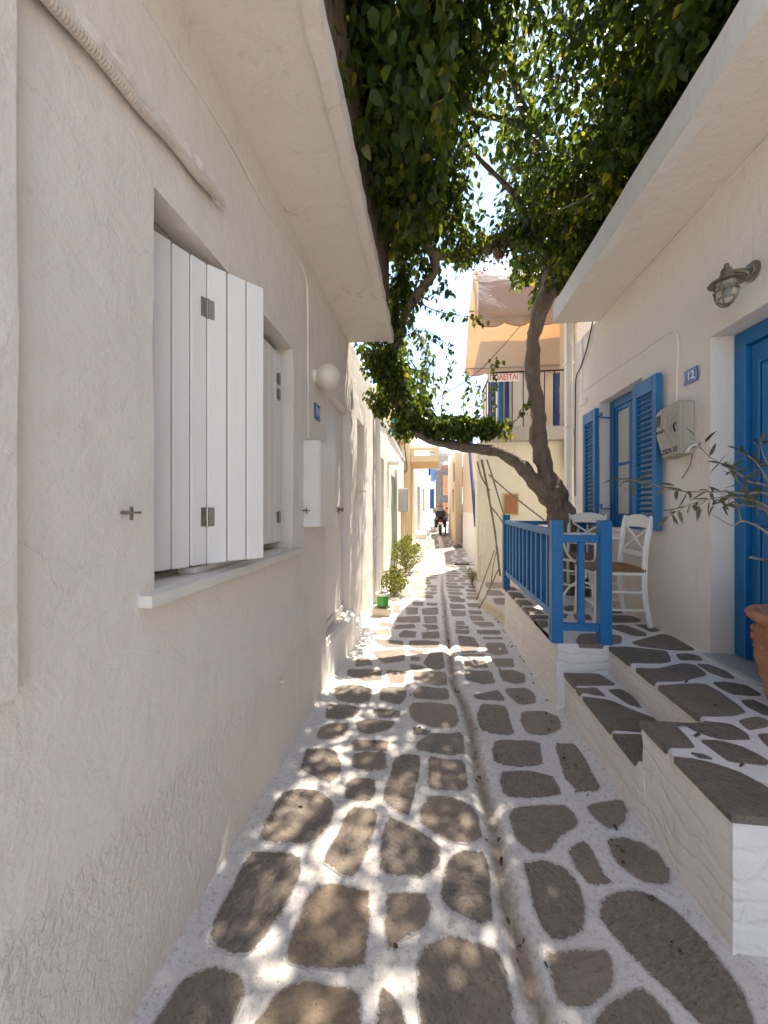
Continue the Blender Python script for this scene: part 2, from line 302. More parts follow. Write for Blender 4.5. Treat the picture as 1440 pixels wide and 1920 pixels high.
# ---------------------------------------------------------------- building helpers
COL = sc.collection
def thing(name, label, cat, loc=(0, 0, 0), group=None, kind=None):
    o = bpy.data.objects.new(name, None); COL.objects.link(o); o.location = loc; o.empty_display_size = .1
    o['label'] = label; o['category'] = cat
    if group: o['group'] = group
    if kind: o['kind'] = kind
    return o
def tag(o, label=None, cat=None, group=None, kind=None):
    if label: o['label'] = label
    if cat: o['category'] = cat
    if group: o['group'] = group
    if kind: o['kind'] = kind
    return o
def parent(o, p):
    o.parent = p
    o.matrix_parent_inverse = Matrix.Translation(-p.location) if p.parent is None else Matrix.Identity(4)
    return o
class MB:
    def __init__(s): s.bm = bmesh.new()
    def face(s, pts):
        vs = [s.bm.verts.new(p) for p in pts]
        try: s.bm.faces.new(vs)
        except ValueError: pass
        return vs
    def box(s, x0, x1, y0, y1, z0, z1, bev=0, rot=None, piv=None, seg=1):
        old = set(s.bm.verts) if bev else None
        r = bmesh.ops.create_cube(s.bm, size=1)
        vs = r['verts']
        bmesh.ops.scale(s.bm, vec=(abs(x1-x0), abs(y1-y0), abs(z1-z0)), verts=vs)
        bmesh.ops.translate(s.bm, vec=((x0+x1)/2, (y0+y1)/2, (z0+z1)/2), verts=vs)
        if bev:
            es = list({e for v in vs for e in v.link_edges})
            bmesh.ops.bevel(s.bm, geom=es, offset=bev, segments=seg, affect='EDGES', profile=.5)
            vs = [v for v in s.bm.verts if v not in old]
        if rot is not None:
            bmesh.ops.rotate(s.bm, cent=piv or ((x0+x1)/2, (y0+y1)/2, (z0+z1)/2), matrix=rot, verts=vs)
        return vs
    def bar(s, a, b, w, h, bev=0, up=(0, 0, 1)):
        a, b = Vector(a), Vector(b); d = b-a; ln = d.length
        vs = s.box(-w/2, w/2, -h/2, h/2, 0, ln, bev)
        z = d.normalized(); u = Vector(up)
        if abs(z.dot(u)) > .98: u = Vector((0, 1, 0))
        x = u.cross(z).normalized(); y = z.cross(x)
        mt = Matrix((x, y, z)).transposed()
        bmesh.ops.transform(s.bm, matrix=Matrix.Translation(a) @ mt.to_4x4(), verts=vs, space=Matrix.Identity(4))
    def tube(s, pts, rad, seg=8, smooth=3, nz=0, nf=6, caps=True):
        P = [Vector(p) for p in pts]
        rr = list(rad) if hasattr(rad, '__len__') else [rad]*len(P)
        if smooth > 1 and len(P) > 2:
            Q, q2 = [], []
            for i in range(len(P)-1):
                p0, p1, p2, p3 = P[max(i-1, 0)], P[i], P[i+1], P[min(i+2, len(P)-1)]
                for k in range(smooth):
                    t = k/smooth
                    Q.append(.5*((2*p1)+(p2-p0)*t+(2*p0-5*p1+4*p2-p3)*t*t+(3*p1-p0-3*p2+p3)*t**3)); q2.append(rr[i]*(1-t)+rr[i+1]*t)
            Q.append(P[-1]); q2.append(rr[-1]); P, rr = Q, q2
        rings = []; ref = None
        for i, p in enumerate(P):
            d = (P[min(i+1, len(P)-1)]-P[max(i-1, 0)]).normalized()
            if ref is None: ref = d.orthogonal().normalized()
            ref = (ref-d*ref.dot(d)).normalized(); o = d.cross(ref)
            ring = []
            for k in range(seg):
                a = 2*math.pi*k/seg; n = ref*math.cos(a)+o*math.sin(a); r = rr[i]
                if nz: r *= 1+nz*noise.noise((p+n*rr[i])*nf)+nz*.4*noise.noise((p+n*rr[i])*nf*3.3)
                ring.append(s.bm.verts.new(p+n*r))
            rings.append(ring)
        for a, b in zip(rings, rings[1:]):
            for k in range(seg): s.bm.faces.new((a[k], a[(k+1) % seg], b[(k+1) % seg], b[k]))
        if caps and seg > 2:
            s.bm.faces.new(rings[0][::-1]); s.bm.faces.new(rings[-1])
    def lathe(s, prof, cx, cy, cz=0, seg=32, wob=0):
        rings = []
        for r, z in prof:
            rings.append([s.bm.verts.new((cx+r*math.cos(2*math.pi*k/seg)*(1+wob*noise.noise((k*.7, z*9, r))), cy+r*math.sin(2*math.pi*k/seg)*(1+wob*noise.noise((k*.7, z*9, r))), cz+z)) for k in range(seg)])
        for a, b in zip(rings, rings[1:]):
            for k in range(seg): s.bm.faces.new((a[k], a[(k+1) % seg], b[(k+1) % seg], b[k]))
        if prof[0][0] > 1e-4: s.bm.faces.new(rings[0][::-1])
        if prof[-1][0] > 1e-4: s.bm.faces.new(rings[-1])
    def prism(s, poly, z0, z1):
        a = [s.bm.verts.new((x, y, z0)) for x, y in poly]; b = [s.bm.verts.new((x, y, z1)) for x, y in poly]; n = len(poly)
        s.bm.faces.new(a[::-1]); s.bm.faces.new(b)
        for k in range(n): s.bm.faces.new((a[k], a[(k+1) % n], b[(k+1) % n], b[k]))
    def sphere(s, c, r, u=16, v=10, sc=(1, 1, 1)):
        x = bmesh.ops.create_uvsphere(s.bm, u_segments=u, v_segments=v, radius=r)
        bmesh.ops.scale(s.bm, vec=sc, verts=x['verts']); bmesh.ops.translate(s.bm, vec=c, verts=x['verts'])
    def build(s, name, mat, par=None, smooth=False, label=None):
        bmesh.ops.recalc_face_normals(s.bm, faces=s.bm.faces)
        me = bpy.data.meshes.new(name); s.bm.to_mesh(me); s.bm.free()
        me.materials.append(M[mat] if isinstance(mat, str) else mat)
        if smooth:
            me.polygons.foreach_set('use_smooth', [True]*len(me.polygons))
            try: me.set_sharp_from_angle(angle=R(38))
            except Exception: pass
        o = bpy.data.objects.new(name, me); COL.objects.link(o)
        if par is not None: parent(o, par)
        if label: o['label'] = label
        return o
def copy_tree(o, loc=None, rotz=None, label=None):
    def cp(q, p):
        c = q.copy(); COL.objects.link(c)
        if p is not None: c.parent = p
        for ch in kids.get(q.name, []): cp(ch, c)
        return c
    kids = {}
    for x in list(bpy.data.objects):
        if x.parent: kids.setdefault(x.parent.name, []).append(x)
    c = cp(o, None)
    if loc is not None: c.location = loc
    if rotz is not None: c.rotation_euler.z = rotz
    if label: c['label'] = label
    return c
def frange(a, b, step):
    n = max(1, int(round(abs(b-a)/step))); return [a+(b-a)*i/n for i in range(n+1)]
def sheet(s, org, ud, vd, nd, ul, vl, holes=(), step=.1, amp=.004, f=1.7, thick=.12, back=True):
    """a plastered wall face with real openings; holes = (u0,u1,v0,v1,depth)"""
    org, ud, vd, nd = Vector(org), Vector(ud), Vector(vd), Vector(nd)
    us = set(frange(0, ul, step)); vs_ = set(frange(0, vl, step))
    def ins(S, x):
        for q in [q for q in S if abs(q-x) < step*.45 and q not in keep]: S.discard(q)
        S.add(x)
    keep = {0, ul}
    for h in holes:
        for x in h[:2]: ins(us, x); keep.add(x)
    keep = {0, vl}
    for h in holes:
        for x in h[2:4]: ins(vs_, x); keep.add(x)
    us, vs_ = sorted(us), sorted(vs_)
    def P(u, v):
        p = org+ud*u+vd*v
        return p+nd*(amp*2.2*(noise.noise(p*f)+.5*noise.noise(p*f*3.1)))
    g = {}
    for i, u in enumerate(us):
        for j, v in enumerate(vs_): g[i, j] = s.bm.verts.new(P(u, v))
    def inside(i, j):
        u, v = (us[i]+us[i+1])/2, (vs_[j]+vs_[j+1])/2
        return next((h for h in holes if h[0] < u < h[1] and h[2] < v < h[3]), None)
    nu, nv = len(us)-1, len(vs_)-1
    def rev(a, b, d):
        c = s.bm.verts.new(b.co-nd*d); e = s.bm.verts.new(a.co-nd*d); s.bm.faces.new((a, b, c, e))
    for i in range(nu):
        for j in range(nv):
            h = inside(i, j)
            if h is None: s.bm.faces.new((g[i, j], g[i+1, j], g[i+1, j+1], g[i, j+1])); continue
            if us[i] == h[0]: rev(g[i, j], g[i, j+1], h[4])
            if us[i+1] == h[1]: rev(g[i+1, j], g[i+1, j+1], h[4])
            if vs_[j] == h[2]: rev(g[i, j], g[i+1, j], h[4])
            if vs_[j+1] == h[3]: rev(g[i, j+1], g[i+1, j+1], h[4])
    for i in range(nu):
        for j in (0, nv): rev(g[i, j], g[i+1, j], thick)
    for j in range(nv):
        for i in (0, nu): rev(g[i, j], g[i, j+1], thick)
def text_mesh(txt, size, name, mat, par, mtx, extrude=.0015, bold=0.0, align='CENTER'):
    cu = bpy.data.curves.new('lettering', 'FONT'); cu.body = txt; cu.size = size; cu.extrude = extrude; cu.offset = bold
    cu.align_x = align; cu.align_y = 'CENTER'; cu.resolution_u = 3
    t = bpy.data.objects.new('lettering_tmp', cu); COL.objects.link(t)
    dg = bpy.context.evaluated_depsgraph_get(); me = bpy.data.meshes.new_from_object(t.evaluated_get(dg))
    bpy.data.objects.remove(t); me.transform(mtx); me.materials.clear(); me.materials.append(M[mat])
    o = bpy.data.objects.new(name, me); COL.objects.link(o); parent(o, par); return o
def frame_mtx(org, x, y):
    x, y = Vector(x).normalized(), Vector(y).normalized(); z = x.cross(y)
    m = Matrix((x, y, z)).transposed().to_4x4(); m.translation = Vector(org); return m

XL, XR, XF = -.81, 1.785, .88      # left facade, right facade, terrace edge
TZ, SZ = .47, .27                  # terrace and step heights

# ================================================================ THE GROUND
GUT = [(0.218, 6.677), (0.219, 5.753), (0.202, 4.506), (0.201, 3.706), (0.192, 3.147), (0.248, 2.815), (0.269, 2.486), (0.255, 2.223), (0.266, 1.976), (0.28, 1.81), (0.282, 1.619), (0.27, 1.444), (0.286, 1.339), (0.296, 1.206), (0.313, 1.1)]
GUT = sorted([(-2, .36)] + [(y, x) for x, y in GUT] + [(9, .30), (13, .42), (18, .45), (40, .8)])
gy = np.array([p[0] for p in GUT]); gx = np.array([p[1] for p in GUT])
def base_z(y):
    return np.where(y > 10, (y-10)*.015, 0)
def nz2(x, y, f): return noise.noise((x*f, y*f, 0.3))
def road_z(x, y, fine=True):
    xc = float(np.interp(y, gy, gx)); d = x-xc
    z = float(base_z(np.array(y)))
    wd = .021+.009*nz2(0, y, 4)
    fall = max(0, min(1, (7.5-y)/1.5)) if y > 6 else 1
    z += -.030*math.exp(-(d/wd)**2)*(.35+.65*fall) + .010*math.exp(-((abs(d)-.075)/.03)**2)*fall
    z += .004*nz2(x, y, 3.2)+.002*nz2(x, y, 11)
    e = min(x-XL, .9-x) if y < 4.5 else 9
    if e < .09: z += .035*(1-max(e, -.05)/.09)**2*.5
    return z
xs = np.unique(np.round(np.concatenate([np.arange(-1.25, 1.26, .022), np.arange(1.3, 3.6, .3), np.arange(-3.5, -1.2, .3)]), 4))
ys = np.concatenate([np.arange(-1.0, .6, .2), np.arange(.6, 4.5, .024), np.arange(4.5, 8, .05), np.arange(8, 14, .12), np.arange(14, 42, .5)])
V = []; gt = []
for y in ys:
    for x in xs:
        V.append((float(x), float(y), road_z(x, y)))
        d = abs(x-float(np.interp(y, gy, gx))); gt.append(max(0, 1-d/.082)*(1 if y < 6 else max(0, 1-(y-6)/6)))
nx = len(xs); F = [(j*nx+i, j*nx+i+1, (j+1)*nx+i+1, (j+1)*nx+i) for j in range(len(ys)-1) for i in range(nx-1)]
me = bpy.data.meshes.new('road'); me.from_pydata(V, [], F); me.materials.append(M['mortar'])
a = me.attributes.new('gutter', 'FLOAT', 'POINT'); a.data.foreach_set('value', gt)
me.polygons.foreach_set('use_smooth', [True]*len(me.polygons))
road = bpy.data.objects.new('road', me); COL.objects.link(road); road['kind'] = 'structure'
b = MB(); b.face([(-900, -300, -.12), (900, -300, -.12), (900, 1400, -.12), (-900, 1400, -.12)])
b.build('ground', 'mortar')['kind'] = 'structure'

ROAD = [
 [(-0.711,2.18),(-0.556,2.185),(-0.491,2.075),(-0.483,2.0),(-0.511,1.935),(-0.576,1.962),(-0.677,2.005),(-0.698,2.101)],
 [(-0.711,1.845),(-0.589,1.863),(-0.501,1.831),(-0.454,1.762),(-0.453,1.674),(-0.481,1.603),(-0.535,1.577),(-0.709,1.568),(-0.718,1.624),(-0.719,1.745)],
 [(-0.426,2.164),(-0.348,2.195),(-0.259,2.199),(-0.24,2.066),(-0.325,2.047),(-0.406,2.066)],
 [(-0.393,1.966),(-0.294,1.969),(-0.277,1.896),(-0.291,1.836),(-0.396,1.835),(-0.407,1.914)],
 [(-0.182,2.172),(-0.059,2.197),(-0.061,2.059),(-0.083,1.903),(-0.094,1.777),(-0.15,1.791),(-0.22,1.864),(-0.197,1.989),(-0.195,2.1)],
 [(-0.371,1.772),(-0.246,1.773),(-0.25,1.673),(-0.268,1.565),(-0.283,1.461),(-0.336,1.469),(-0.412,1.506),(-0.404,1.549),(-0.381,1.621)],
 [(-0.178,1.736),(-0.058,1.683),(0.033,1.623),(0.027,1.537),(-0.033,1.495),(-0.18,1.487),(-0.189,1.575),(-0.189,1.668)],
 [(-0.716,1.493),(-0.551,1.508),(-0.514,1.473),(-0.507,1.388),(-0.527,1.3),(-0.551,1.201),(-0.589,1.163),(-0.633,1.171),(-0.709,1.189),(-0.721,1.254),(-0.718,1.363),(-0.724,1.448)],
 [(-0.423,1.38),(-0.356,1.398),(-0.231,1.398),(-0.216,1.283),(-0.209,1.179),(-0.311,1.165),(-0.44,1.161),(-0.441,1.207),(-0.434,1.28)],
 [(-0.143,1.4),(-0.01,1.409),(-0.007,1.354),(-0.029,1.305),(-0.083,1.277),(-0.123,1.236),(-0.136,1.293)],
 [(-0.725,1.076),(-0.657,1.102),(-0.568,1.091),(-0.546,1.066),(-0.552,1.033),(-0.552,0.983),(-0.562,0.954),(-0.749,0.932),(-0.732,1.001)],
 [(-0.423,1.08),(-0.352,1.101),(-0.213,1.102),(-0.204,1.039),(-0.199,0.98),(-0.492,0.945),(-0.458,1.014)],
 [(-0.135,1.114),(-0.106,1.104),(-0.091,1.082),(-0.055,1.042),(-0.053,1.001),(-0.139,0.991)],
 [(-0.116,2.776),(0.05,2.804),(0.175,2.765),(0.183,2.557),(0.15,2.506),(0.001,2.504),(-0.098,2.557),(-0.136,2.691)],
 [(0.018,2.416),(0.196,2.437),(0.192,2.237),(0.071,2.23),(-0.075,2.255),(-0.056,2.323)],
 [(0.001,2.185),(0.189,2.165),(0.187,1.958),(0.001,1.959)],
 [(0.008,1.888),(0.1,1.899),(0.175,1.859),(0.207,1.798),(0.214,1.668),(0.133,1.656),(0.054,1.677),(-0.036,1.746),(-0.025,1.819)],
 [(0.117,1.592),(0.216,1.598),(0.218,1.5),(0.205,1.343),(0.164,1.347),(0.101,1.376),(0.054,1.399),(0.062,1.471),(0.087,1.552)],
 [(0.005,1.25),(0.067,1.277),(0.137,1.269),(0.215,1.244),(0.216,1.184),(0.221,1.089),(0.219,1.044),(-0.003,1.017),(-0.023,1.136),(-0.021,1.205)],
 [(0.372,2.818),(0.533,2.814),(0.522,2.475),(0.334,2.468),(0.33,2.641)],
 [(0.638,2.739),(0.783,2.77),(0.852,2.702),(0.832,2.587),(0.739,2.501),(0.62,2.487),(0.607,2.607)],
 [(0.405,2.391),(0.65,2.412),(0.612,2.208),(0.5,2.179),(0.37,2.187),(0.378,2.296)],
 [(0.401,2.117),(0.532,2.133),(0.637,2.11),(0.641,1.993),(0.528,1.962),(0.374,1.938),(0.374,2.048)],
 [(0.746,2.391),(0.851,2.403),(0.858,2.279),(0.853,2.046),(0.736,2.023),(0.712,2.129)],
 [(0.396,1.86),(0.507,1.882),(0.627,1.909),(0.667,1.845),(0.633,1.788),(0.563,1.751),(0.489,1.655),(0.411,1.646),(0.373,1.7),(0.378,1.803)],
 [(0.744,1.91),(0.812,1.943),(0.897,1.953),(0.898,1.903),(0.867,1.845),(0.79,1.806),(0.761,1.848)],
 [(0.577,1.659),(0.655,1.709),(0.661,1.656),(0.663,1.574),(0.681,1.554),(0.605,1.529),(0.582,1.587)],
 [(0.76,1.726),(0.828,1.743),(0.878,1.713),(0.902,1.66),(0.904,1.591),(0.875,1.558),(0.814,1.57),(0.764,1.609),(0.75,1.667)],
 [(0.381,1.569),(0.451,1.595),(0.516,1.574),(0.547,1.517),(0.54,1.446),(0.507,1.37),(0.446,1.334),(0.383,1.326),(0.377,1.399),(0.378,1.497)],
 [(0.627,1.456),(0.693,1.498),(0.772,1.508),(0.832,1.481),(0.855,1.428),(0.874,1.364),(0.88,1.29),(0.891,1.231),(0.871,1.166),(0.851,1.113),(0.767,1.124),(0.713,1.217),(0.667,1.272),(0.62,1.342),(0.592,1.406)],
 [(0.378,1.263),(0.47,1.282),(0.556,1.299),(0.554,1.259),(0.527,1.214),(0.469,1.175),(0.382,1.141),(0.375,1.19)],
 [(0.618,1.206),(0.643,1.183),(0.654,1.14),(0.645,1.089),(0.426,1.068),(0.472,1.128),(0.523,1.163)],
 [(-0.098,2.471),(-0.007,2.448),(-0.016,2.406),(-0.084,2.404)],
 [(-0.721,2.968),(-0.592,3.016),(-0.447,2.952),(-0.444,2.774),(-0.529,2.731),(-0.657,2.763),(-0.706,2.845)],
 [(-0.37,2.977),(-0.275,3.011),(-0.184,2.999),(-0.182,2.862),(-0.224,2.751),(-0.357,2.813)],
 [(-0.715,2.682),(-0.59,2.689),(-0.485,2.662),(-0.515,2.558),(-0.593,2.521),(-0.686,2.526)],
 [(-0.373,2.67),(-0.21,2.668),(-0.21,2.582),(-0.314,2.577),(-0.373,2.624)],
 [(-0.69,2.401),(-0.653,2.449),(-0.541,2.467),(-0.524,2.389),(-0.565,2.302),(-0.679,2.299)],
 [(-0.47,2.493),(-0.374,2.539),(-0.23,2.517),(-0.266,2.44),(-0.363,2.381),(-0.439,2.399)],
 [(-0.457,2.301),(-0.258,2.313),(-0.253,2.218),(-0.427,2.206)],
 [(-0.113,2.93),(-0.08,3.044),(0.129,3.02),(0.14,2.871),(0.01,2.856),(-0.111,2.865)],
 [(-0.128,3.304),(0.028,3.323),(0.134,3.316),(0.135,3.085),(0.026,3.089),(-0.115,3.176)],
 [(-0.169,3.461),(-0.073,3.431),(-0.038,3.366),(-0.146,3.341)],
 [(0.013,3.783),(0.124,3.771),(0.131,3.455),(0.112,3.384),(0.003,3.399),(-0.045,3.519)],
 [(-0.168,3.64),(-0.096,3.639),(-0.093,3.557),(-0.164,3.558)],
 [(-0.186,3.825),(-0.072,3.808),(-0.07,3.723),(-0.172,3.726)],
 [(-0.198,4.066),(-0.047,4.102),(0.094,4.06),(0.081,3.893),(-0.12,3.854),(-0.197,3.931)],
 [(-0.082,4.349),(0.102,4.404),(0.107,4.18),(-0.068,4.159)],
 [(-0.327,4.287),(-0.281,4.413),(-0.158,4.373),(-0.152,4.193),(-0.318,4.173)],
 [(-0.088,4.654),(0.085,4.652),(0.104,4.487),(-0.007,4.474)],
 [(-0.069,5.0),(0.092,5.037),(0.098,4.73),(-0.054,4.712)],
 [(-0.4,4.918),(-0.132,5.01),(-0.113,4.745),(-0.394,4.696)],
 [(-0.385,4.596),(-0.192,4.657),(-0.163,4.512),(-0.406,4.448)],
 [(-0.101,5.374),(0.113,5.451),(0.118,5.112),(-0.083,5.088)],
 [(-0.33,5.399),(-0.156,5.419),(-0.159,5.097),(-0.298,5.081)],
 [(-0.237,5.739),(-0.094,5.756),(-0.09,5.533),(-0.229,5.549)],
 [(-0.037,5.728),(0.118,5.701),(0.101,5.555),(-0.03,5.572)],
 [(-0.583,4.099),(-0.288,4.044),(-0.267,3.89),(-0.43,3.849),(-0.532,3.958)],
 [(-0.547,3.717),(-0.254,3.838),(-0.231,3.541),(-0.405,3.468),(-0.506,3.624)],
 [(-0.666,3.535),(-0.58,3.568),(-0.504,3.422),(-0.652,3.371)],
 [(-0.698,3.296),(-0.422,3.329),(-0.396,3.125),(-0.535,3.091),(-0.682,3.182)],
 [(-0.37,3.315),(-0.211,3.314),(-0.205,3.096),(-0.313,3.083)],
 [(-0.635,4.386),(-0.484,4.439),(-0.431,4.242),(-0.587,4.204)],
 [(-0.606,4.686),(-0.462,4.664),(-0.458,4.514),(-0.574,4.522)],
 [(0.308,4.284),(0.472,4.266),(0.494,4.023),(0.461,3.835),(0.311,3.803)],
 [(0.299,5.688),(0.491,5.678),(0.503,5.446),(0.284,5.4)],
 [(0.294,5.341),(0.487,5.324),(0.464,5.081),(0.289,5.042)],
 [(0.336,4.829),(0.419,4.839),(0.418,4.699),(0.32,4.695)],
 [(0.324,4.657),(0.458,4.644),(0.448,4.541),(0.316,4.54)],
 [(0.302,4.496),(0.453,4.486),(0.43,4.363),(0.303,4.361)],
 [(0.316,3.754),(0.52,3.793),(0.509,3.71),(0.318,3.674)],
 [(0.33,3.616),(0.505,3.619),(0.51,3.479),(0.323,3.445)],
 [(0.309,3.387),(0.523,3.4),(0.519,3.181),(0.425,3.153),(0.301,3.207)],
 [(0.582,3.673),(0.771,3.704),(0.741,3.518),(0.597,3.501)],
 [(0.597,3.409),(0.708,3.442),(0.797,3.375),(0.762,3.227),(0.685,3.184),(0.606,3.243)],
 [(0.341,2.953),(0.52,3.05),(0.541,2.933),(0.527,2.894),(0.348,2.896)],
 [(0.588,3.081),(0.757,3.11),(0.78,3.005),(0.756,2.888),(0.647,2.853),(0.593,2.983)],
 [(0.588,4.101),(0.771,4.123),(0.755,3.845),(0.654,3.784),(0.555,3.846)],
 [(0.522,4.819),(0.745,4.846),(0.775,4.681),(0.602,4.639)],
 [(0.543,4.511),(0.795,4.54),(0.782,4.404),(0.547,4.377)],
 [(0.587,4.28),(0.784,4.303),(0.769,4.24),(0.588,4.219)],
 [(0.517,5.114),(0.675,5.106),(0.684,4.903),(0.529,4.885)],
 [(0.541,5.35),(0.695,5.349),(0.687,5.197),(0.536,5.179)],
 [(0.553,5.752),(0.746,5.741),(0.717,5.522),(0.559,5.535)],
 [(0.33,6.011),(0.537,6.036),(0.527,5.829),(0.319,5.805)],
 [(-0.52,5.536),(-0.423,5.548),(-0.392,5.144),(-0.469,5.135)],
]
TERR = [
 [(1.229,2.748),(1.312,2.776),(1.55,2.727),(1.477,2.557),(1.4,2.511),(1.237,2.499)],
 [(1.399,2.867),(1.564,2.98),(1.734,3.09),(1.761,3.039),(1.752,2.765),(1.602,2.747),(1.41,2.805)],
 [(1.574,2.673),(1.65,2.696),(1.695,2.661),(1.677,2.588),(1.54,2.577)],
 [(1.216,2.411),(1.332,2.42),(1.437,2.479),(1.537,2.527),(1.581,2.496),(1.56,2.381),(1.519,2.345),(1.353,2.265),(1.216,2.243)],
 [(1.601,2.527),(1.667,2.518),(1.695,2.43),(1.679,2.337),(1.63,2.337),(1.593,2.407)],
 [(1.245,2.2),(1.456,2.248),(1.475,2.159),(1.456,1.964),(1.375,1.922),(1.242,1.896),(1.229,1.984),(1.215,2.077),(1.221,2.164)],
 [(1.515,2.264),(1.589,2.279),(1.672,2.251),(1.662,2.146),(1.615,2.134),(1.521,2.138),(1.51,2.198)],
 [(1.514,2.072),(1.58,2.087),(1.59,2.027),(1.538,1.935),(1.511,1.952),(1.498,2.016)],
 [(1.428,3.251),(1.554,3.287),(1.612,3.094),(1.576,3.024),(1.486,3.024),(1.412,3.187)],
 [(1.643,3.306),(1.757,3.302),(1.753,3.168),(1.666,3.131)],
 [(1.521,3.464),(1.7,3.485),(1.751,3.421),(1.587,3.356),(1.474,3.356)],
 [(1.006,2.815),(1.119,3.017),(1.252,3.033),(1.403,3.014),(1.328,2.852),(1.248,2.818)],
 [(0.904,3.344),(0.965,3.328),(0.932,3.171),(0.868,3.172)],
 [(0.853,3.089),(0.926,3.11),(0.858,2.863),(0.839,2.912)],
 [(0.936,1.824),(1.048,1.844),(1.057,1.764),(1.043,1.651),(0.928,1.627),(0.925,1.713)],
 [(1.095,1.843),(1.2,1.852),(1.304,1.842),(1.318,1.783),(1.296,1.729),(1.175,1.72),(1.121,1.759)],
 [(1.09,1.701),(1.17,1.703),(1.225,1.672),(1.247,1.625),(1.255,1.593),(1.229,1.567),(1.108,1.573),(1.102,1.637)],
 [(0.998,1.607),(1.04,1.605),(1.056,1.579),(1.014,1.583)],
 [(0.937,1.583),(1.031,1.557),(1.095,1.516),(1.122,1.462),(1.137,1.419),(1.105,1.333),(0.938,1.313),(0.935,1.359),(0.926,1.459)],
 [(1.36,1.874),(1.466,1.92),(1.488,1.889),(1.443,1.839),(1.346,1.804)],
 [(1.353,1.764),(1.403,1.781),(1.366,1.689),(1.327,1.684)],
 [(0.896,4.724),(0.995,4.701),(1.0,4.515),(0.898,4.503)],
 [(0.9,4.401),(0.992,4.382),(0.995,4.131),(0.885,4.162)],
 [(0.877,4.031),(0.984,4.044),(1.001,3.847),(0.877,3.832)],
 [(0.872,3.757),(0.99,3.735),(1.011,3.555),(0.882,3.553)],
 [(0.888,3.49),(1.027,3.494),(0.99,3.371),(0.905,3.384)],
 [(0.873,3.323),(0.976,3.324),(0.92,3.132),(0.873,3.152)],
 [(1.156,3.585),(1.215,3.56),(1.155,3.431),(1.113,3.444)],
 [(1.259,3.565),(1.391,3.562),(1.362,3.426),(1.217,3.38)],
 [(1.67,3.78),(1.771,3.792),(1.746,3.668),(1.607,3.638)],
 [(1.577,3.572),(1.744,3.56),(1.757,3.444),(1.702,3.381),(1.474,3.338)],
 [(1.243,3.801),(1.383,3.892),(1.408,3.715),(1.232,3.66)],
 [(1.513,3.762),(1.642,3.777),(1.575,3.622),(1.469,3.609)],
 [(1.417,3.522),(1.537,3.536),(1.457,3.352),(1.368,3.342)],
]
STEP = [
 [(0.934,2.775),(1.16,2.797),(1.193,2.631),(0.931,2.595)],
 [(0.947,2.557),(1.051,2.581),(1.062,2.47),(0.981,2.487)],
 [(1.108,2.555),(1.199,2.576),(1.221,2.485),(1.203,2.35),(1.148,2.389)],
 [(0.941,2.452),(1.071,2.418),(1.134,2.324),(1.213,2.249),(1.209,2.127),(1.102,2.1),(0.944,2.105),(0.923,2.231)],
 [(0.944,2.061),(1.061,2.074),(1.088,1.991),(1.035,1.844),(0.957,1.87),(0.94,1.936)],
]
def chaikin(p, k=.24):
    q = []
    for i in range(len(p)):
        a, c = np.array(p[i]), np.array(p[(i+1) % len(p)])
        q.append(tuple(a*(1-k)+c*k)); q.append(tuple(a*k+c*(1-k)))
    return q
def area(p): return .5*sum(p[i][0]*p[(i+1) % len(p)][1]-p[(i+1) % len(p)][0]*p[i][1] for i in range(len(p)))
def resample(p, n):
    pts = [np.array(q) for q in p]; pts.append(pts[0]); d = [0]
    for a_, b_ in zip(pts, pts[1:]): d.append(d[-1]+np.linalg.norm(b_-a_))
    out = []
    for i in range(n):
        t = d[-1]*i/n; j = max(k for k in range(len(d)) if d[k] <= t+1e-9); j = min(j, len(pts)-2)
        f = (t-d[j])/max(d[j+1]-d[j], 1e-9); out.append(tuple(pts[j]*(1-f)+pts[j+1]*f))
    return out
def snap_edge(x, y, z):
    """slabs at the rim of a step stand a centimetre proud of the masonry"""
    if z > .4:
        e = .88 if y > 2.79 else (1.216 if y > 1.826 else .933)
        if x < e+.045: x = e-.012
        if y < 1.309+.04: y = 1.297
        if 2.79 < y < 2.83 and x < 1.216: y = 2.785
    elif z > .2 and x < .932+.04: x = .920
    return x, y
def stone_mesh(poly, zf, lift=.004, depth=.03, n=20, jit=.004, inset=.028, k=.07, name='stone', grow=.021):
    if area(poly) < 0: poly = poly[::-1]
    cc_ = np.mean(np.array(poly), 0); poly = [tuple(cc_+(np.array(q)-cc_)*(1+grow/max(.02, np.linalg.norm(np.array(q)-cc_)))) for q in poly]
    p = resample(chaikin(poly, k), n)
    p = [(x+jit*noise.noise((x*23, y*23, 1)), y+jit*noise.noise((x*23, y*23, 7))) for x, y in p]
    if name == 'flagstone' and zf(0, 0) > .2: p = [snap_edge(x, y, zf(0, 0)) for x, y in p]
    c = np.mean(np.array(p), 0); sz = math.sqrt(abs(area(p)))
    ins = min(inset, sz*.22)
    inner = []
    for x, y in p:
        v = np.array((x, y))-c; l = np.linalg.norm(v); inner.append(tuple(c+v*max(.3, (l-ins)/l)))
    tilt = (random.uniform(-.006, .006), random.uniform(-.006, .006))
    def z(x, y, d): return zf(x, y)+d+tilt[0]*(x-c[0])+tilt[1]*(y-c[1])
    V = [(x, y, z(x, y, -depth)) for x, y in p]+[(x, y, z(x, y, lift*.5)) for x, y in p]+[(x, y, z(x, y, lift+.0015*noise.noise((x*9, y*9, 4)))) for x, y in inner]
    F = []
    for i in range(n):
        j = (i+1) % n; F.append((i, j, n+j, n+i)); F.append((n+i, n+j, 2*n+j, 2*n+i))
    F.append(tuple(range(2*n, 3*n)))
    me = bpy.data.meshes.new(name); me.from_pydata(V, [], F)
    a = me.attributes.new('edge', 'FLOAT', 'POINT'); a.data.foreach_set('value', [0]*(2*n)+[1]*n)
    return me
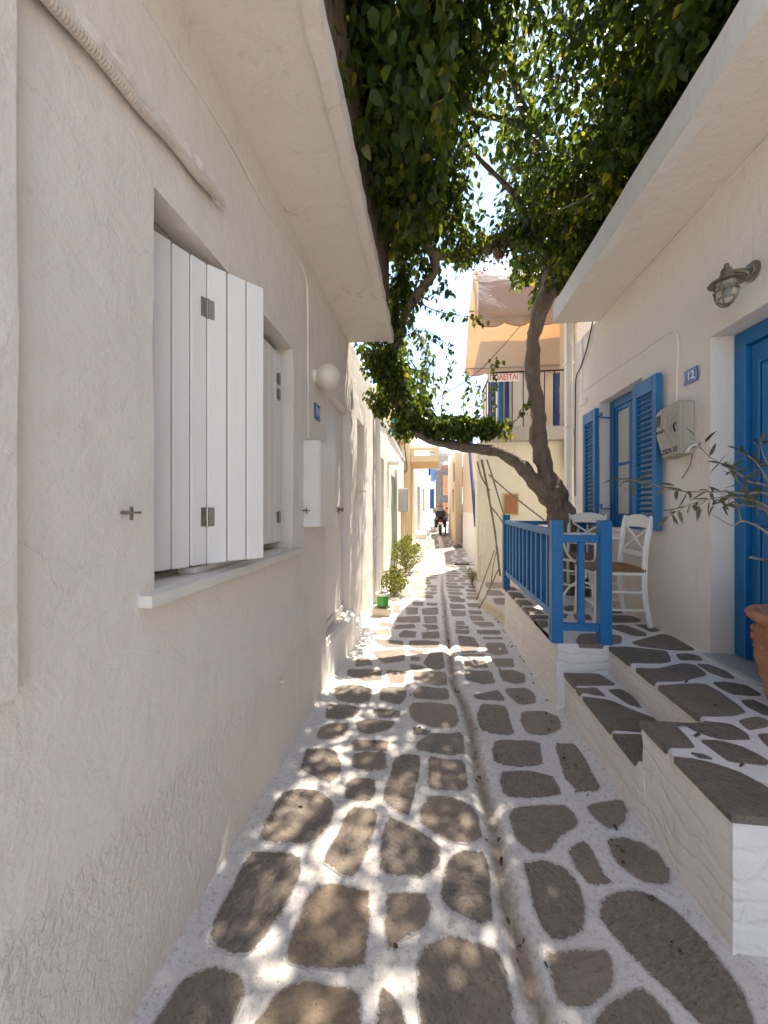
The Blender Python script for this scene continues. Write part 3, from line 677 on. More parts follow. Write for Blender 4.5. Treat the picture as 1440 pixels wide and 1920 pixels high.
def put_stone(poly, zf, par, mat, name='stone', **kw):
    me = stone_mesh(poly, zf, name=name, **kw); me.materials.append(M[mat])
    o = bpy.data.objects.new(name, me); COL.objects.link(o); parent(o, par); return o
for i, p in enumerate(ROAD):
    c = np.mean(np.array(p), 0)
    tan = i in (8, 11)  # two near stones whose patch of sun is painted as a tan colour
    put_stone([tuple(q) for q in p], lambda x, y: road_z(x, y), road, 'sun_painted_stone' if tan else 'stone', jit=.006)
# the lane beyond: rows of smaller flat stones
def xl_at(y): return float(np.interp(y, [0, 5.5, 9, 12.4, 15.5, 28], [-.8, -.8, -.78, -.78, -.62, .5]))
def xr_at(y): return float(np.interp(y, [0, 4.6, 7, 11, 13.8, 20, 30], [.88, .66, .80, 1.05, 1.02, .95, 1.4]))
far = []; y = 5.95; cnt = 0
while y < 27:
    dyy = random.uniform(.20, .30)*(1 if y < 12 else 1.3)
    x = xl_at(y)+.06+random.uniform(0, .12)
    while x < xr_at(y)-.12:
        wd = random.uniform(.20, .42)
        xc = float(np.interp(y, gy, gx))
        if x < xc+.05 and x+wd > xc-.06:
            if x < xc-.2: wd = xc-.06-x
            else: x = xc+.05; continue
        m = .012
        q = [(x+m+random.uniform(0, .03), y+m+random.uniform(0, .03)), (x+wd-m-random.uniform(0, .03), y+m+random.uniform(0, .03)),
             (x+wd-m-random.uniform(0, .03), y+dyy-m-random.uniform(0, .03)), (x+m+random.uniform(0, .03), y+dyy-m-random.uniform(0, .03))]
        far.append(q); x += wd+.015
    y += dyy+.01
nfar = 0; rest = []
for q in far:
    if q[0][1] < 12.5 and nfar < 190:
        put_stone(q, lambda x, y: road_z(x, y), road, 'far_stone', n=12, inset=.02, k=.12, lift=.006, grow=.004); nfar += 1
    else: rest.append(q)
b = MB()
for q in rest:
    z = road_z(q[0][0], q[0][1])+.008
    b.prism(q, z-.03, z)
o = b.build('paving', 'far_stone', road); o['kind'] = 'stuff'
at = o.data.attributes.new('edge', 'FLOAT', 'POINT'); at.data.foreach_set('value', [1.0]*len(o.data.vertices))

# ================================================================ TERRACE AND STEPS (right)
terrace = bpy.data.objects.new('terrace', None); COL.objects.link(terrace); terrace['kind'] = 'structure'; terrace.location = (1.3, 2.5, 0)
def slab_body(poly, z1, name, par, mat='masonry', z0=-.1, amp=.009, fillet=.012):
    """a low masonry block with wavy painted faces and a soft upper edge"""
    b = MB(); n = len(poly); out = []
    for i in range(n):
        a_, c_ = Vector((*poly[i], 0)), Vector((*poly[(i+1) % n], 0)); k = max(1, int((c_-a_).length/.05))
        for j in range(k): out.append(a_.lerp(c_, j/k))
    zs = frange(z0, z1-fillet, .045)+[z1]
    cen = Vector((sum(p[0] for p in poly)/n, sum(p[1] for p in poly)/n, 0))
    rings = []
    nn = len(out)
    for z in zs:
        ring = []
        for i, p in enumerate(out):
            t = (out[(i+1) % nn]-out[i-1]); nrm = Vector((t.y, -t.x, 0)).normalized() if t.length else Vector()
            q = Vector((p.x, p.y, z)); w_ = amp*min(1, max(0, z1-z)/.07)*(noise.noise(q*5)+.8*noise.noise(Vector((q.x*9, q.y*9, q.z*24))))
            if z == z1: w_ -= fillet
            if z < .08: w_ += .02*(1-z/.08)**2*.5 if z > 0 else .01
            ring.append(b.bm.verts.new(q+nrm*w_))
        rings.append(ring)
    for r0, r1 in zip(rings, rings[1:]):
        for k in range(nn): b.bm.faces.new((r0[k], r0[(k+1) % nn], r1[(k+1) % nn], r1[k]))
    b.bm.faces.new(rings[-1])
    return b.build(name, mat, par, smooth=True)
slab_body([(.88, 2.79), (1.216, 2.79), (1.216, 1.826), (.933, 1.826), (.933, 1.309), (2.3, 1.309), (2.3, 4.66), (.88, 4.66)], TZ, 'masonry_block', terrace)
slab_body([(.932, 1.80), (1.24, 1.80), (1.24, 2.81), (.932, 2.81)], SZ, 'step', terrace)
tzf = lambda x, y: TZ
for p in TERR: put_stone([tuple(q) for q in p], tzf, terrace, 'flag', 'flagstone', lift=.008, depth=.022, k=.08, n=26, jit=.003, grow=.003)
for p in STEP: put_stone([tuple(q) for q in p], lambda x, y: SZ, terrace, 'flag', 'flagstone', lift=.008, depth=.022, k=.08, n=26, jit=.003, grow=.003)
b = MB(); b.box(1.74, 2.0, 1.75, 2.69, TZ-.02, TZ+.014, .004); b.build('door_sill', 'marble', terrace)
# low ledge at the foot of the cream house
slab_body([(.90, 4.70), (1.9, 4.70), (1.9, 6.86), (.80, 6.86), (.72, 5.6)], .13, 'ledge', terrace, 'curb')
for (x0, x1, y0, y1) in [(1.0, 1.3, 4.8, 5.1), (.86, 1.2, 5.2, 5.6), (.84, 1.1, 5.7, 6.1), (.9, 1.25, 6.2, 6.7), (1.28, 1.7, 5.2, 5.7)]:
    put_stone([(x0, y0), (x1, y0+.03), (x1-.02, y1), (x0+.03, y1-.02)], lambda x, y: .13, terrace, 'stone', 'flagstone', n=12)

# ================================================================ LEFT HOUSE (number 11)
Y0, Y1, ZT = -2.6, 5.54, 3.085
h11 = thing('white_house', 'white lime-washed house along the left of the lane with board shutters and overhanging slab', 'house', (-2, 2, 0))
b = MB()
win = (1.05-Y0, 2.226-Y0, 1.175, 2.367, .10); door = (2.97-Y0, 3.88-Y0, .36, 2.37, .09)
niche = (4.25-Y0, 4.72-Y0, 1.62, 2.42, .10)
def holes_z(h, z0): return tuple([h[0], h[1], h[2]-z0, h[3]-z0, h[4]])
sheet(b, (XL, Y0, -.1), (0, 1, 0), (0, 0, 1), (1, 0, 0), Y1-Y0, ZT+.13, [holes_z(win, -.1), holes_z(door, -.1), holes_z(niche, -.1)], step=.07, amp=.0045)
b.build('wall', 'lime', h11, smooth=True)
b = MB(); b.box(-5, XL-.30, Y0, Y1-.01, -.1, ZT+.02); b.box(XL-.31, XL-.11, Y0+.01, 1.0, 0, ZT); b.box(XL-.31, XL-.11, 2.27, Y1-.02, 0, ZT); b.box(XL-.31, XL-.11, 1.0, 2.27, 2.40, ZT); b.box(XL-.31, XL-.11, 1.0, 2.27, 0, 1.14)
b.build('wall_core', 'lime', h11)
# overhanging slab with a lip
b = MB(); sheet(b, (XL-.2, Y0, ZT), (0, 1, 0), (1, 0, 0), (0, 0, -1), 3.85-Y0, .449+.2, step=.09, amp=.004, thick=.02)
b.build('soffit', 'soffit', h11, smooth=True)
b = MB(); sheet(b, (-.361, Y0, ZT-.012), (0, 1, 0), (0, 0, 1), (1, 0, 0), 3.862-Y0, .105, step=.05, amp=.0045, f=5, thick=.06)
b.build('slab_edge', 'soffit', h11, smooth=True)
b = MB(); b.box(-5, -.375, Y0, 3.845, ZT+.022, ZT+.085); b.build('slab', 'soffit', h11)
b = MB(); b.box(-5, -2.2, Y0, 5.5, ZT+.09, 6.2); b.build('upper_wall', 'lime', h11)
# plaster pilaster at the very left
b = MB(); sheet(b, (-.785, -1.2, 1.056), (0, 1, 0), (0, 0, 1), (1, 0, 0), 1.85, ZT-1.056, step=.08, amp=.003, thick=.06); b.build('pilaster', 'lime', h11, smooth=True)
# plaster ridges along the wall
b = MB(); pts = [(XL, WX(px, py, XL)[1], WX(px, py, XL)[2]) for px, py in [(262, 0), (330, 105), (400, 215), (450, 300), (500, 395), (545, 460), (573, 520), (577, 600), (577, 700), (577, 822)]]
b.tube(pts, .008, 6, 3, nz=.5, nf=30); b.build('cable_under_plaster', 'cable_white', h11, smooth=True)
# window of the left house
sl = MB(); sl.box(XL-.2, XL+.045, .985, 2.29, 1.135, 1.172, .006, seg=2); sl.build('window_sill', 'sill', h11, smooth=True)
fr = MB()
for (y0, y1, z0, z1) in [(1.05, 1.11, 1.175, 2.367), (2.166, 2.226, 1.175, 2.367), (1.11, 2.166, 2.307, 2.367), (1.11, 2.166, 1.175, 1.235), (1.615, 1.665, 1.235, 2.307)]:
    fr.box(XL-.26, XL-.20, y0+.001, y1-.001, z0+.001, z1-.001, .004)
wf = fr.build('window_frame', 'white_paint', h11)
for (y0, y1) in [(1.112, 1.613), (1.667, 2.164)]:
    g = MB(); g.box(XL-.236, XL-.228, y0, y1, 1.236, 2.306); g.build('pane', 'glass', wf)
fr = MB()
for (y0, y1, z0, z1) in [(1.0, 1.05, 1.14, 2.40), (2.226, 2.27, 1.14, 2.40), (1.0, 2.27, 2.367, 2.40)]: fr.box(XL-.3, XL-.101, y0, y1, z0, z1)
fr.build('window_lining', 'white_paint', h11)
def board_leaf(a, c, z0, z1, par, nb=3, th=.024, name='shutter'):
    a, c = Vector((a[0], a[1], 0)), Vector((c[0], c[1], 0)); d = (c-a); ln = d.length; d.normalize(); nrm = Vector((d.y, -d.x, 0))
    root = bpy.data.objects.new(name, None); COL.objects.link(root); parent(root, par)
    for zz in (z0+.12, (z0+z1)/2, z1-.16): fr = MB(); fr.bar(a+d*.012-nrm*(th*.9)+Vector((0, 0, zz)), c-d*.012-nrm*(th*.9)+Vector((0, 0, zz)), .018, .07, .002); fr.build('batten', 'shutter_white', root)
    wd = ln/nb
    for k in range(nb):
        q = MB(); p0 = a+d*(k*wd+wd/2); off = random.uniform(-.0012, .0012)
        q.box(-wd/2+.0025, wd/2-.0025, -th/2+off, th/2+off, z0+random.uniform(0, .006), z1+random.uniform(-.006, 0), .0035)
        ang = math.atan2(d.y, d.x)
        bmesh.ops.rotate(q.bm, cent=(0, 0, 0), matrix=Matrix.Rotation(ang, 3, 'Z'), verts=q.bm.verts)
        bmesh.ops.translate(q.bm, vec=(p0.x, p0.y, 0), verts=q.bm.verts)
        q.build('board', 'shutter_white', root)
    return root, d, nrm
A_, B_, C_ = (-.905, 1.155), (-.83, 1.347), (-.688, 1.532)
s1, d1, n1 = board_leaf(A_, B_, 1.205, 2.325, h11)
s2, d2, n2 = board_leaf(B_, C_, 1.205, 2.325, h11)
def hinge(p, d1, d2, nrm, par, z):
    q = MB(); p = Vector((p[0], p[1], z))+nrm*.0135
    for dd in (-Vector(d1), Vector(d2)):
        q.bar(p+dd*.002, p+dd*.026, .003, .07)
    q.tube([p+Vector((0, 0, -.036))+nrm*.002, p+Vector((0, 0, .036))+nrm*.002], .0045, 8, 1)
    for dd in (-Vector(d1), Vector(d2)):
        for zz in (-.024, 0, .024):
            q.sphere(p+dd*.015+Vector((0, 0, zz))+nrm*.002, .003, 6, 4)
    q.build('hinge', 'steel', par)
for zz in (2.155, 1.382): hinge(B_, d1, d2, ((n1+n2)/2).normalized(), s2, zz)
s3, d3, n3 = board_leaf((XL-.085, 1.70), (XL-.085, 1.95), 1.21, 2.33, h11)
s4, d4, n4 = board_leaf((XL-.085, 1.955), (XL-.085, 2.215), 1.21, 2.33, h11)
for zz in (2.17, 2.08, 1.36): 
    q = MB(); q.box(XL-.074, XL-.068, 2.15, 2.20, zz-.03, zz+.03, .002); q.tube([(XL-.066, 2.175, zz-.035), (XL-.066, 2.175, zz+.035)], .006, 8, 1); q.build('hinge', 'bronze', s4)
b = MB(); b.box(XL-.1, XL-.03, 1.30, 1.62, 1.176, 1.20, .004); b.build('shutter_stop', 'sill', h11)
# shutter catches on the wall
for (px, py) in [(228, 961), (567, 957)]:
    p = Vector(WX(px, py, XL)); q = MB(); q.tube([p, p+Vector((.030, 0, 0))], .005, 8, 1); q.box(p.x+.025, p.x+.031, p.y-.004, p.y+.004, p.z-.020, p.z+.016, .001)
    q.box(p.x+.02, p.x+.045, p.y-.004, p.y+.016, p.z-.003, p.z+.003, .001); q.build('shutter_catch', 'bronze', h11, smooth=True)
p = Vector(WX(521, 1276, XL)); q = MB(); q.tube([p, p+Vector((.03, 0, -.005)), p+Vector((.035, 0, .01))], .009, 8, 2); q.sphere(p+Vector((.006, 0, 0)), .018, 10, 6, (.4, 1, 1.2)); q.build('wall_hook', 'conduit', h11, smooth=True)
# door of the left house
q = MB(); q.box(XL-.115, XL-.075, 2.975, 3.875, .36, 2.37, .003); dr = q.build('door', 'white_paint', h11)
p = Vector(WX(634, 955, XL-.075)); q = MB(); q.lathe([(.0, -.001), (.036, -.001), (.034, .008), (.014, .012), (.014, .03), (.026, .036), (.026, .05), (.01, .056), (0, .056)], 0, 0, 0, 16)
bmesh.ops.rotate(q.bm, cent=(0, 0, 0), matrix=Matrix.Rotation(R(90), 3, 'Y'), verts=q.bm.verts); bmesh.ops.translate(q.bm, vec=p, verts=q.bm.verts)
q.build('door_knob', 'bronze', dr, smooth=True)
q = MB(); q.box(XL-.07, XL-.058, 2.98, 3.87, .37, .43, .003); q.build('kick_board', 'white_paint', dr)
# threshold step, softened by many coats of whitewash
slab_body([(XL-.12, 2.98), (XL+.004, 2.985), (XL+.02, 3.3), (XL+.045, 3.7), (XL+.05, 3.92), (XL+.02, 4.05), (XL-.12, 4.06)], .335, 'doorstep', h11, 'white', amp=.004, fillet=.025)
slab_body([(XL-.04, 3.9), (XL+.05, 3.95), (XL+.03, 4.2), (XL+.02, 4.45), (XL-.04, 4.5)], .16, 'plaster_foot', h11, 'white', amp=.005, fillet=.03)
q = MB(); q.box(XL-.04, XL+.03, 4.22, 4.74, 1.60, 1.622, .004); q.build('niche_sill', 'sill', h11)
# plaster roll above the window with its ribbed conduit (hangs on the wall: a thing of its own)
p0, p1 = Vector((XL+.016, .50, 2.448)), Vector((XL+.016, 1.385, 2.582))
q = MB(); pts = [p0.lerp(p1, i/30)+Vector((0, 0, .028+.006*noise.noise((i*.6, 0, 0)))) for i in range(31)]
q.tube(pts, [.024+.006*noise.noise((i*.9, 3, 0)) for i in range(31)], 8, 2, nz=.35, nf=25); q.build('mortar_ridge', 'lime', h11, smooth=True)
cable = thing('conduit', 'ribbed cream conduit running along the left wall above the white board shutters', 'conduit', p0)
q = MB(); n_ = 420; pts = []; rad = []
for i in range(n_):
    pts.append(p0.lerp(p1, i/(n_-1))+Vector((.010, 0, -.004+.004*math.sin(i*.05)))); rad.append(.0155 if (i//2) % 2 else .0143)
q.tube(pts, rad, 10, 1); q.build('ribbed_tube', 'conduit', cable, smooth=True)
q = MB(); q.tube([p1+Vector((0, -.03, 0)), p1+Vector((0, .012, .004))], .019, 10, 1, nz=.3, nf=40); q.build('end_plug', 'lime', cable, smooth=True)

# wall lamp (opal globe)
gl = thing('globe_lamp', 'round opal globe lamp on the left wall above the blue number plate', 'wall lamp', (XL, 2.66, 2.34))
q = MB(); q.lathe([(.0, 0), (.045, 0), (.045, .012), (.038, .03), (.034, .055), (0, .055)], 0, 0, 0, 20)
bmesh.ops.rotate(q.bm, cent=(0, 0, 0), matrix=Matrix.Rotation(R(90), 3, 'Y'), verts=q.bm.verts); bmesh.ops.translate(q.bm, vec=(XL, 2.655, 2.35), verts=q.bm.verts)
q.build('wall_mount', 'white_paint', gl, smooth=True)
q = MB(); q.sphere((XL+.100, 2.655, 2.338), .088, 24, 16); q.build('glass_globe', 'globe', gl, smooth=True)
# number plates
def plate(cx, cy, cz, wdt, hgt, nsgn, txt, size, label):
    t = thing('number_plate', label, 'number plate', (cx, cy, cz))
    q = MB(); q.box(cx, cx+nsgn*.004, cy-wdt/2, cy+wdt/2, cz-hgt/2, cz+hgt/2, .001); q.build('enamel_plate', 'sign_blue', t)
    q = MB(); X = cx+nsgn*.005; a_, c_ = wdt/2-.011, hgt/2-.011; k = .014
    loop = [(-a_, c_-k), (-a_+k, c_), (a_-k, c_), (a_, c_-k), (a_, -c_+k), (a_-k, -c_), (-a_+k, -c_), (-a_, -c_+k)]
    for (p, r) in zip(loop, loop[1:]+loop[:1]): q.bar((X, cy+p[0], cz+p[1]), (X, cy+r[0], cz+r[1]), .0014, .0018, 0, (1, 0, 0))
    q.build('border', 'sign_white', t)
    text_mesh(txt, size, 'digits', 'sign_white', t, frame_mtx((cx+nsgn*.005, cy, cz), (0, nsgn, 0), (0, 0, 1)), .0006, .002)
plate(XL+.008, 2.70, 2.10, .125, .115, 1, '11', .085, 'blue enamel plate with white number 11 under the globe lamp')
plate(XR-.008, 2.855, 2.315, .135, .097, -1, '12', .078, 'blue enamel plate with white number 12 left of the blue door')
# meter cupboard on the left wall
mc = thing('meter_cupboard', 'white box cupboard with three hinges on the left wall below number 11', 'cupboard', (XL, 2.64, 1.57))
q = MB(); q.box(XL-.01, XL+.098, 2.424, 2.85, 1.289, 1.852, .004); q.build('case', 'white_paint', mc)
q = MB(); q.box(XL+.0985, XL+.108, 2.428, 2.845, 1.293, 1.848, .003); dd = q.build('cupboard_door', 'white_paint', mc)
for zz in (1.78, 1.57, 1.36):
    q = MB(); q.box(XL+.052, XL+.1, 2.419, 2.4238, zz-.022, zz+.022, .001); q.tube([(XL+.1, 2.42, zz-.024), (XL+.1, 2.42, zz+.024)], .005, 8, 1)
    for dz in (-.012, .012): q.sphere((XL+.068, 2.419, zz+dz), .003, 6, 4)
    q.build('hinge', 'white_paint', mc)
q = MB(); q.tube([(XL+.015, 2.424, 1.40), (XL+.015, 2.40, 1.40)], .004, 6, 1); q.build('latch_pin', 'steel', mc)

# reed screen and rail on the left slab
rs = thing('reed_screen', 'brown upright reed screen on the edge of the left slab', 'screen', (-.40, 2, ZT+.09))
y = .9; k = 0
while y < 3.84:
    q = MB(); h = random.uniform(.92, 1.0); q.tube([(-.405+random.uniform(-.004, .004), y, ZT+.086), (-.405+random.uniform(-.012, .012), y+random.uniform(-.008, .008), ZT+.086+h)], .0085, 6, 1)
    q.build('reed', 'reed', rs); y += .0175; k += 1
for zz in (.25, .75):
    q = MB(); q.bar((-.417, .9, ZT+.09+zz), (-.417, 3.84, ZT+.09+zz), .02, .012); q.build('cross_rail', 'reed', rs)

# ================================================================ RIGHT HOUSE (number 12)
h12 = thing('white_house', 'white house on the right with blue louvred window shutters and deep overhanging eave', 'house', (3, 2.5, 0))
Y0r, Y1r, ZR = -2.4, 5.01, 3.39
b = MB(); winr = (3.48, 4.30, 1.215, 2.515, .13); doorr = (1.72, 2.686, TZ+.012, 2.505, .155)
sheet(b, (XR, Y0r, -.1), (0, 1, 0), (0, 0, 1), (-1, 0, 0), Y1r-Y0r, ZR+.12, [(winr[0]-Y0r, winr[1]-Y0r, winr[2]+.1, winr[3]+.1, .13), (doorr[0]-Y0r, doorr[1]-Y0r, doorr[2]+.1, doorr[3]+.1, .155)], step=.08, amp=.003, thick=.15)
b.build('wall', 'lime_right', h12, smooth=True)
b = MB(); b.box(XR+.30, 6, Y0r, Y1r-.02, -.1, ZR)
for (y0, y1, z0, z1) in [(Y0r+.01, 1.70, 0, ZR), (2.70, 3.46, 0, ZR), (4.32, Y1r-.03, 0, ZR), (3.46, 4.32, 0, 1.20), (3.46, 4.32, 2.53, ZR), (1.70, 2.70, 2.52, ZR)]: b.box(XR+.16, XR+.31, y0, y1, z0, z1)
b.build('wall_core', 'lime_right', h12)
b = MB(); sheet(b, (1.323, Y0r, ZR), (0, 1, 0), (1, 0, 0), (0, 0, -1), 4.32-Y0r, 1.0, step=.09, amp=.0025, thick=.02); b.build('soffit', 'lime_right', h12, smooth=True)
b = MB(); sheet(b, (1.323, Y0r, ZR), (0, 1, 0), (0, 0, 1), (-1, 0, 0), 4.322-Y0r, .20, step=.08, amp=.003, thick=.08); b.build('eave_face', 'white', h12, smooth=True)
b = MB(); b.box(1.34, 6, Y0r, 4.318, ZR+.022, ZR+.195); b.build('roof_slab', 'white', h12)
b = MB(); b.box(1.327, 6, 4.3, 4.3215, ZR+.002, ZR+.198); b.build('eave_end', 'white', h12)
b = MB(); b.box(3.4, 6, Y0r, 4.9, ZR+.2, 6.0); b.build('upper_wall', 'white', h12)
# window, right house
fr = MB(); X0, X1 = XR+.10, XR+.16
for (y0, y1, z0, z1) in [(3.481, 3.56, 1.216, 2.514), (4.21, 4.299, 1.216, 2.514), (3.56, 4.21, 2.43, 2.514), (3.56, 4.21, 1.216, 1.30)]: fr.box(X0, X1, y0, y1, z0, z1, .004)
wf = fr.build('window_frame', 'blue', h12)
for (y0, y1) in [(3.562, 3.883), (3.887, 4.208)]:
    q = MB()
    for (a0, a1, z0, z1) in [(y0, y0+.045, 1.302, 2.428), (y1-.045, y1, 1.302, 2.428), (y0+.045, y1-.045, 2.383, 2.428), (y0+.045, y1-.045, 1.302, 1.35), (y0+.045, y1-.045, 1.83, 1.86)]:
        q.box(X0+.012, X0+.045, a0, a1, z0, z1, .003)
    q.build('sash', 'blue', wf)
    for (z0, z1) in [(1.351, 1.829), (1.861, 2.382)]:
        q = MB(); q.box(X0+.026, X0+.030, y0+.046, y1-.046, z0, z1); q.build('pane', 'glass', wf)
    q = MB(); pts = frange(y0+.05, y1-.05, .012)
    for i in range(len(pts)-1):
        w1, w2 = .008*math.sin(i*1.1), .008*math.sin((i+1)*1.1)
        q.face([(X0+.020+w1*.3, pts[i], 1.352), (X0+.020+w2*.3, pts[i+1], 1.352), (X0+.020+w2*.3, pts[i+1], 2.38), (X0+.020+w1*.3, pts[i], 2.38)])
    q.build('curtain', 'curtain', wf)
q = MB(); q.box(XR-.012, XR+.16, 3.47, 4.31, 1.185, 1.214, .005); q.build('window_sill', 'white', h12)
def louvre(y0, y1, z0, z1, x0, x1, par, name='shutter', mat='blue', st=.062, nl=22):
    q = MB()
    for (a0, a1, b0, b1) in [(y0, y0+st, z0, z1), (y1-st, y1, z0, z1), (y0+st, y1-st, z1-.12, z1), (y0+st, y1-st, z0, z0+.13)]: q.box(x0, x1, a0, a1, b0, b1, .004)
    s = q.build(name, mat, par)
    hh = (z1-z0-.25)/nl
    base = None
    for i in range(nl):
        zc = z0+.13+hh*(i+.5)
        if base is None:
            q = MB(); q.box(x0+.004, x1-.004, y0+st-.001, y1-st+.001, zc-.004, zc+.004, .001, rot=Matrix.Rotation(R(40), 3, 'Y')); bmesh.ops.scale(q.bm, vec=(1, 1, 1), verts=q.bm.verts)
            base = q.build('louvre_slat', mat, s); zb = zc
        else:
            c = base.copy(); COL.objects.link(c); c.location.z = base.location.z+(zc-zb)
    return s
louvre(4.27, 4.60, 1.225, 2.455, XR-.058, XR-.018, h12)
louvre(3.163, 3.515, 1.235, 2.445, XR-.062, XR-.022, h12)
for zz in (2.36, 1.42):
    q = MB(); q.bar((XR-.03, 4.28, zz+.01), (XR-.03, 4.18, zz+.01), .02, .012); q.bar((XR-.03, 4.185, zz-.03), (XR-.03, 4.185, zz+.03), .014, .014); q.bar((XR-.02, 4.19, zz-.022), (XR+.09, 4.23, zz-.022), .02, .012)
    q.build('shutter_strap', 'blue', h12)
# door, right house
q = MB()
for (y0, y1, z0, z1) in [(2.60, 2.684, TZ+.014, 2.503), (1.722, 1.80, TZ+.014, 2.503), (1.80, 2.60, 2.41, 2.503)]: q.box(XR+.135, XR+.20, y0, y1, z0, z1, .005)
df = q.build('door_frame', 'blue', h12)
q = MB(); q.box(XR+.165, XR+.20, 1.805, 2.595, TZ+.02, 2.405, .003)
dr = q.build('door', 'blue', h12)
for (z0, z1) in [(TZ+.18, 1.30), (1.42, 2.26)]:
    for (y0, y1) in [(1.92, 2.18), (2.25, 2.50)]:
        q = MB(); q.box(XR+.150, XR+.166, y0, y1, z0, z1, .007, seg=2); q.build('door_panel', 'blue', dr)
        q = MB()
        for (a0, a1, b0, b1) in [(y0-.03, y0-.012, z0-.03, z1+.03), (y1+.012, y1+.03, z0-.03, z1+.03), (y0-.012, y1+.012, z1+.012, z1+.03), (y0-.012, y1+.012, z0-.03, z0-.012)]: q.box(XR+.148, XR+.167, a0, a1, b0, b1, .003)
        q.build('moulding', 'blue', dr)
p = Vector(WX(1432, 1050, XR+.10)); q = MB(); q.tube([(XR+.165, p.y, p.z), (XR+.11, p.y, p.z), (XR+.105, p.y+.03, p.z), (XR+.105, p.y+.10, p.z+.002)], .008, 8, 2); q.build('door_handle', 'steel', dr, smooth=True)
# painted cable over the wall
q = MB(); pts = [WX(px, py, XR-.004) for px, py in [(1080, 745), (1110, 722), (1150, 694), (1185, 672), (1215, 650), (1240, 633), (1258, 622), (1268, 624), (1271, 645), (1270, 690), (1269, 730), (1268, 760)]]
q.tube(pts, [.004, .005, .005, .006, .006, .006, .006, .008, .008, .008, .008, .008], 6, 3, nz=.4, nf=40); q.build('cable_under_plaster', 'cable_white', h12, smooth=True)
q = MB(); q.tube([(XR-.004, y_, ZR-.012) for y_ in frange(-1, 4.3, .2)], .006, 5, 1, nz=.6, nf=20); q.build('ceiling_cable', 'cable_white', h12, smooth=True)
q = MB(); q.box(XR-.03, XR+.02, 4.60, 4.78, 2.60, 2.66, .008); q.box(XR-.012, XR+.02, 4.74, 4.80, 2.66, ZR, .006); q.build('plaster_ledge', 'white', h12, smooth=True)
# black cable and pipe near the far corner
dp = thing('drainpipe', 'square white downpipe at the far corner of the right house', 'drainpipe', (1.74, 5.1, 0))
q = MB(); q.box(1.70, 1.78, 5.03, 5.12, .4, 4.6, .006); q.build('pipe', 'white_paint', dp)
for z_ in (1.4, 2.4, 3.2):
    q = MB(); q.box(1.69, 1.79, 5.02, 5.125, z_, z_+.03, .004); q.build('bracket', 'white_paint', dp)
q = MB(); q.tube([WX(px, py, 1.765) for px, py in [(1112, 600), (1100, 655), (1088, 690), (1080, 710), (1079, 760), (1078, 850), (1078, 930)]], .007, 6, 3)
tag(q.build('black_cable', 'dark_metal'), 'thin black cable running down the corner beside the white downpipe', 'cable')
# electricity meter box, right wall
mb = thing('electricity_meter', 'weathered grey meter box hanging on the right wall beside the blue shutter', 'meter box', (XR, 2.96, 1.95))
q = MB()
prof = [(2.835, 1.785), (3.02, 1.765), (3.10, 1.935), (3.105, 2.10), (3.085, 2.125), (2.95, 2.14), (2.86, 2.15), (2.835, 2.13)]
def xprism(q, prof, x0, x1, taper=0):
    cy = sum(p[0] for p in prof)/len(prof); cz = sum(p[1] for p in prof)/len(prof)
    a_ = [q.bm.verts.new((x1, y, z)) for y, z in prof]; c_ = [q.bm.verts.new((x0, cy+(y-cy)*(1-taper), cz+(z-cz)*(1-taper))) for y, z in prof]; n = len(prof)
    q.bm.faces.new(a_); q.bm.faces.new(c_[::-1])
    for k in range(n): q.bm.faces.new((a_[k], a_[(k+1) % n], c_[(k+1) % n], c_[k]))
xprism(q, prof, XR-.072, XR+.0); q.build('case', 'meter', mb)
q = MB(); pr2 = [(2.955+(y-2.955)*1.02, 1.95+(z-1.95)*1.015) for y, z in prof]; xprism(q, pr2, XR-.098, XR-.072, .03)
bmesh.ops.bevel(q.bm, geom=list(q.bm.edges), offset=.006, segments=2, affect='EDGES'); cv = q.build('cover', 'meter', mb, smooth=True)
q = MB(); q.box(XR-.101, XR-.097, 3.045, 3.09, 2.01, 2.09, .001); q.build('meter_window', 'black_plastic', mb)
q = MB()
for y_ in (2.87, 2.965, 3.03): q.box(XR-.104, XR-.096, y_-.005, y_+.005, 1.97, 2.13, .002)
q.bar((XR-.100, 3.0, 1.965), (XR-.100, 2.88, 1.80), .010, .008); q.bar((XR-.100, 2.93, 2.03), (XR-.100, 2.86, 2.06), .006, .008); q.bar((XR-.100, 2.93, 2.03), (XR-.100, 2.93, 1.95), .006, .008); q.bar((XR-.100, 2.93, 1.95), (XR-.100, 2.87, 1.90), .006, .008)
q.build('rib', 'meter', mb)
q = MB(); q.tube([(XR-.10, 2.868, 2.0), (XR-.115, 2.862, 1.985), (XR-.11, 2.868, 1.96), (XR-.10, 2.875, 1.94)], .005, 6, 2); q.build('clasp', 'dark_metal', mb)
text_mesh('9372078', .028, 'digits', 'ink', mb, frame_mtx((XR-.1005, 3.045, 1.965), (0, -1, .02), (0, 0, 1)), .0006, .0006).name = 'digits'
text_mesh('25DOO', .052, 'stencil', 'ink', mb, frame_mtx((XR-.1005, 2.935, 1.815), (0, -1, .06), (0, 0, 1)), .0006, .0004)
q = MB(); q.tube([(XR-.01, 2.86, 1.80), (XR-.06, 2.82, 1.79), (XR-.05, 2.79, 1.82), (XR-.01, 2.78, 1.84)], .009, 6, 3); q.build('cable_entry', 'cable_white', mb, smooth=True)
q = MB(); q.tube([(XR-.01, 2.84, 1.78), (XR-.02, 2.85, 1.70), (XR-.008, 2.95, 1.62)], .0025, 5, 3); q.build('wire', 'dark_metal', mb)
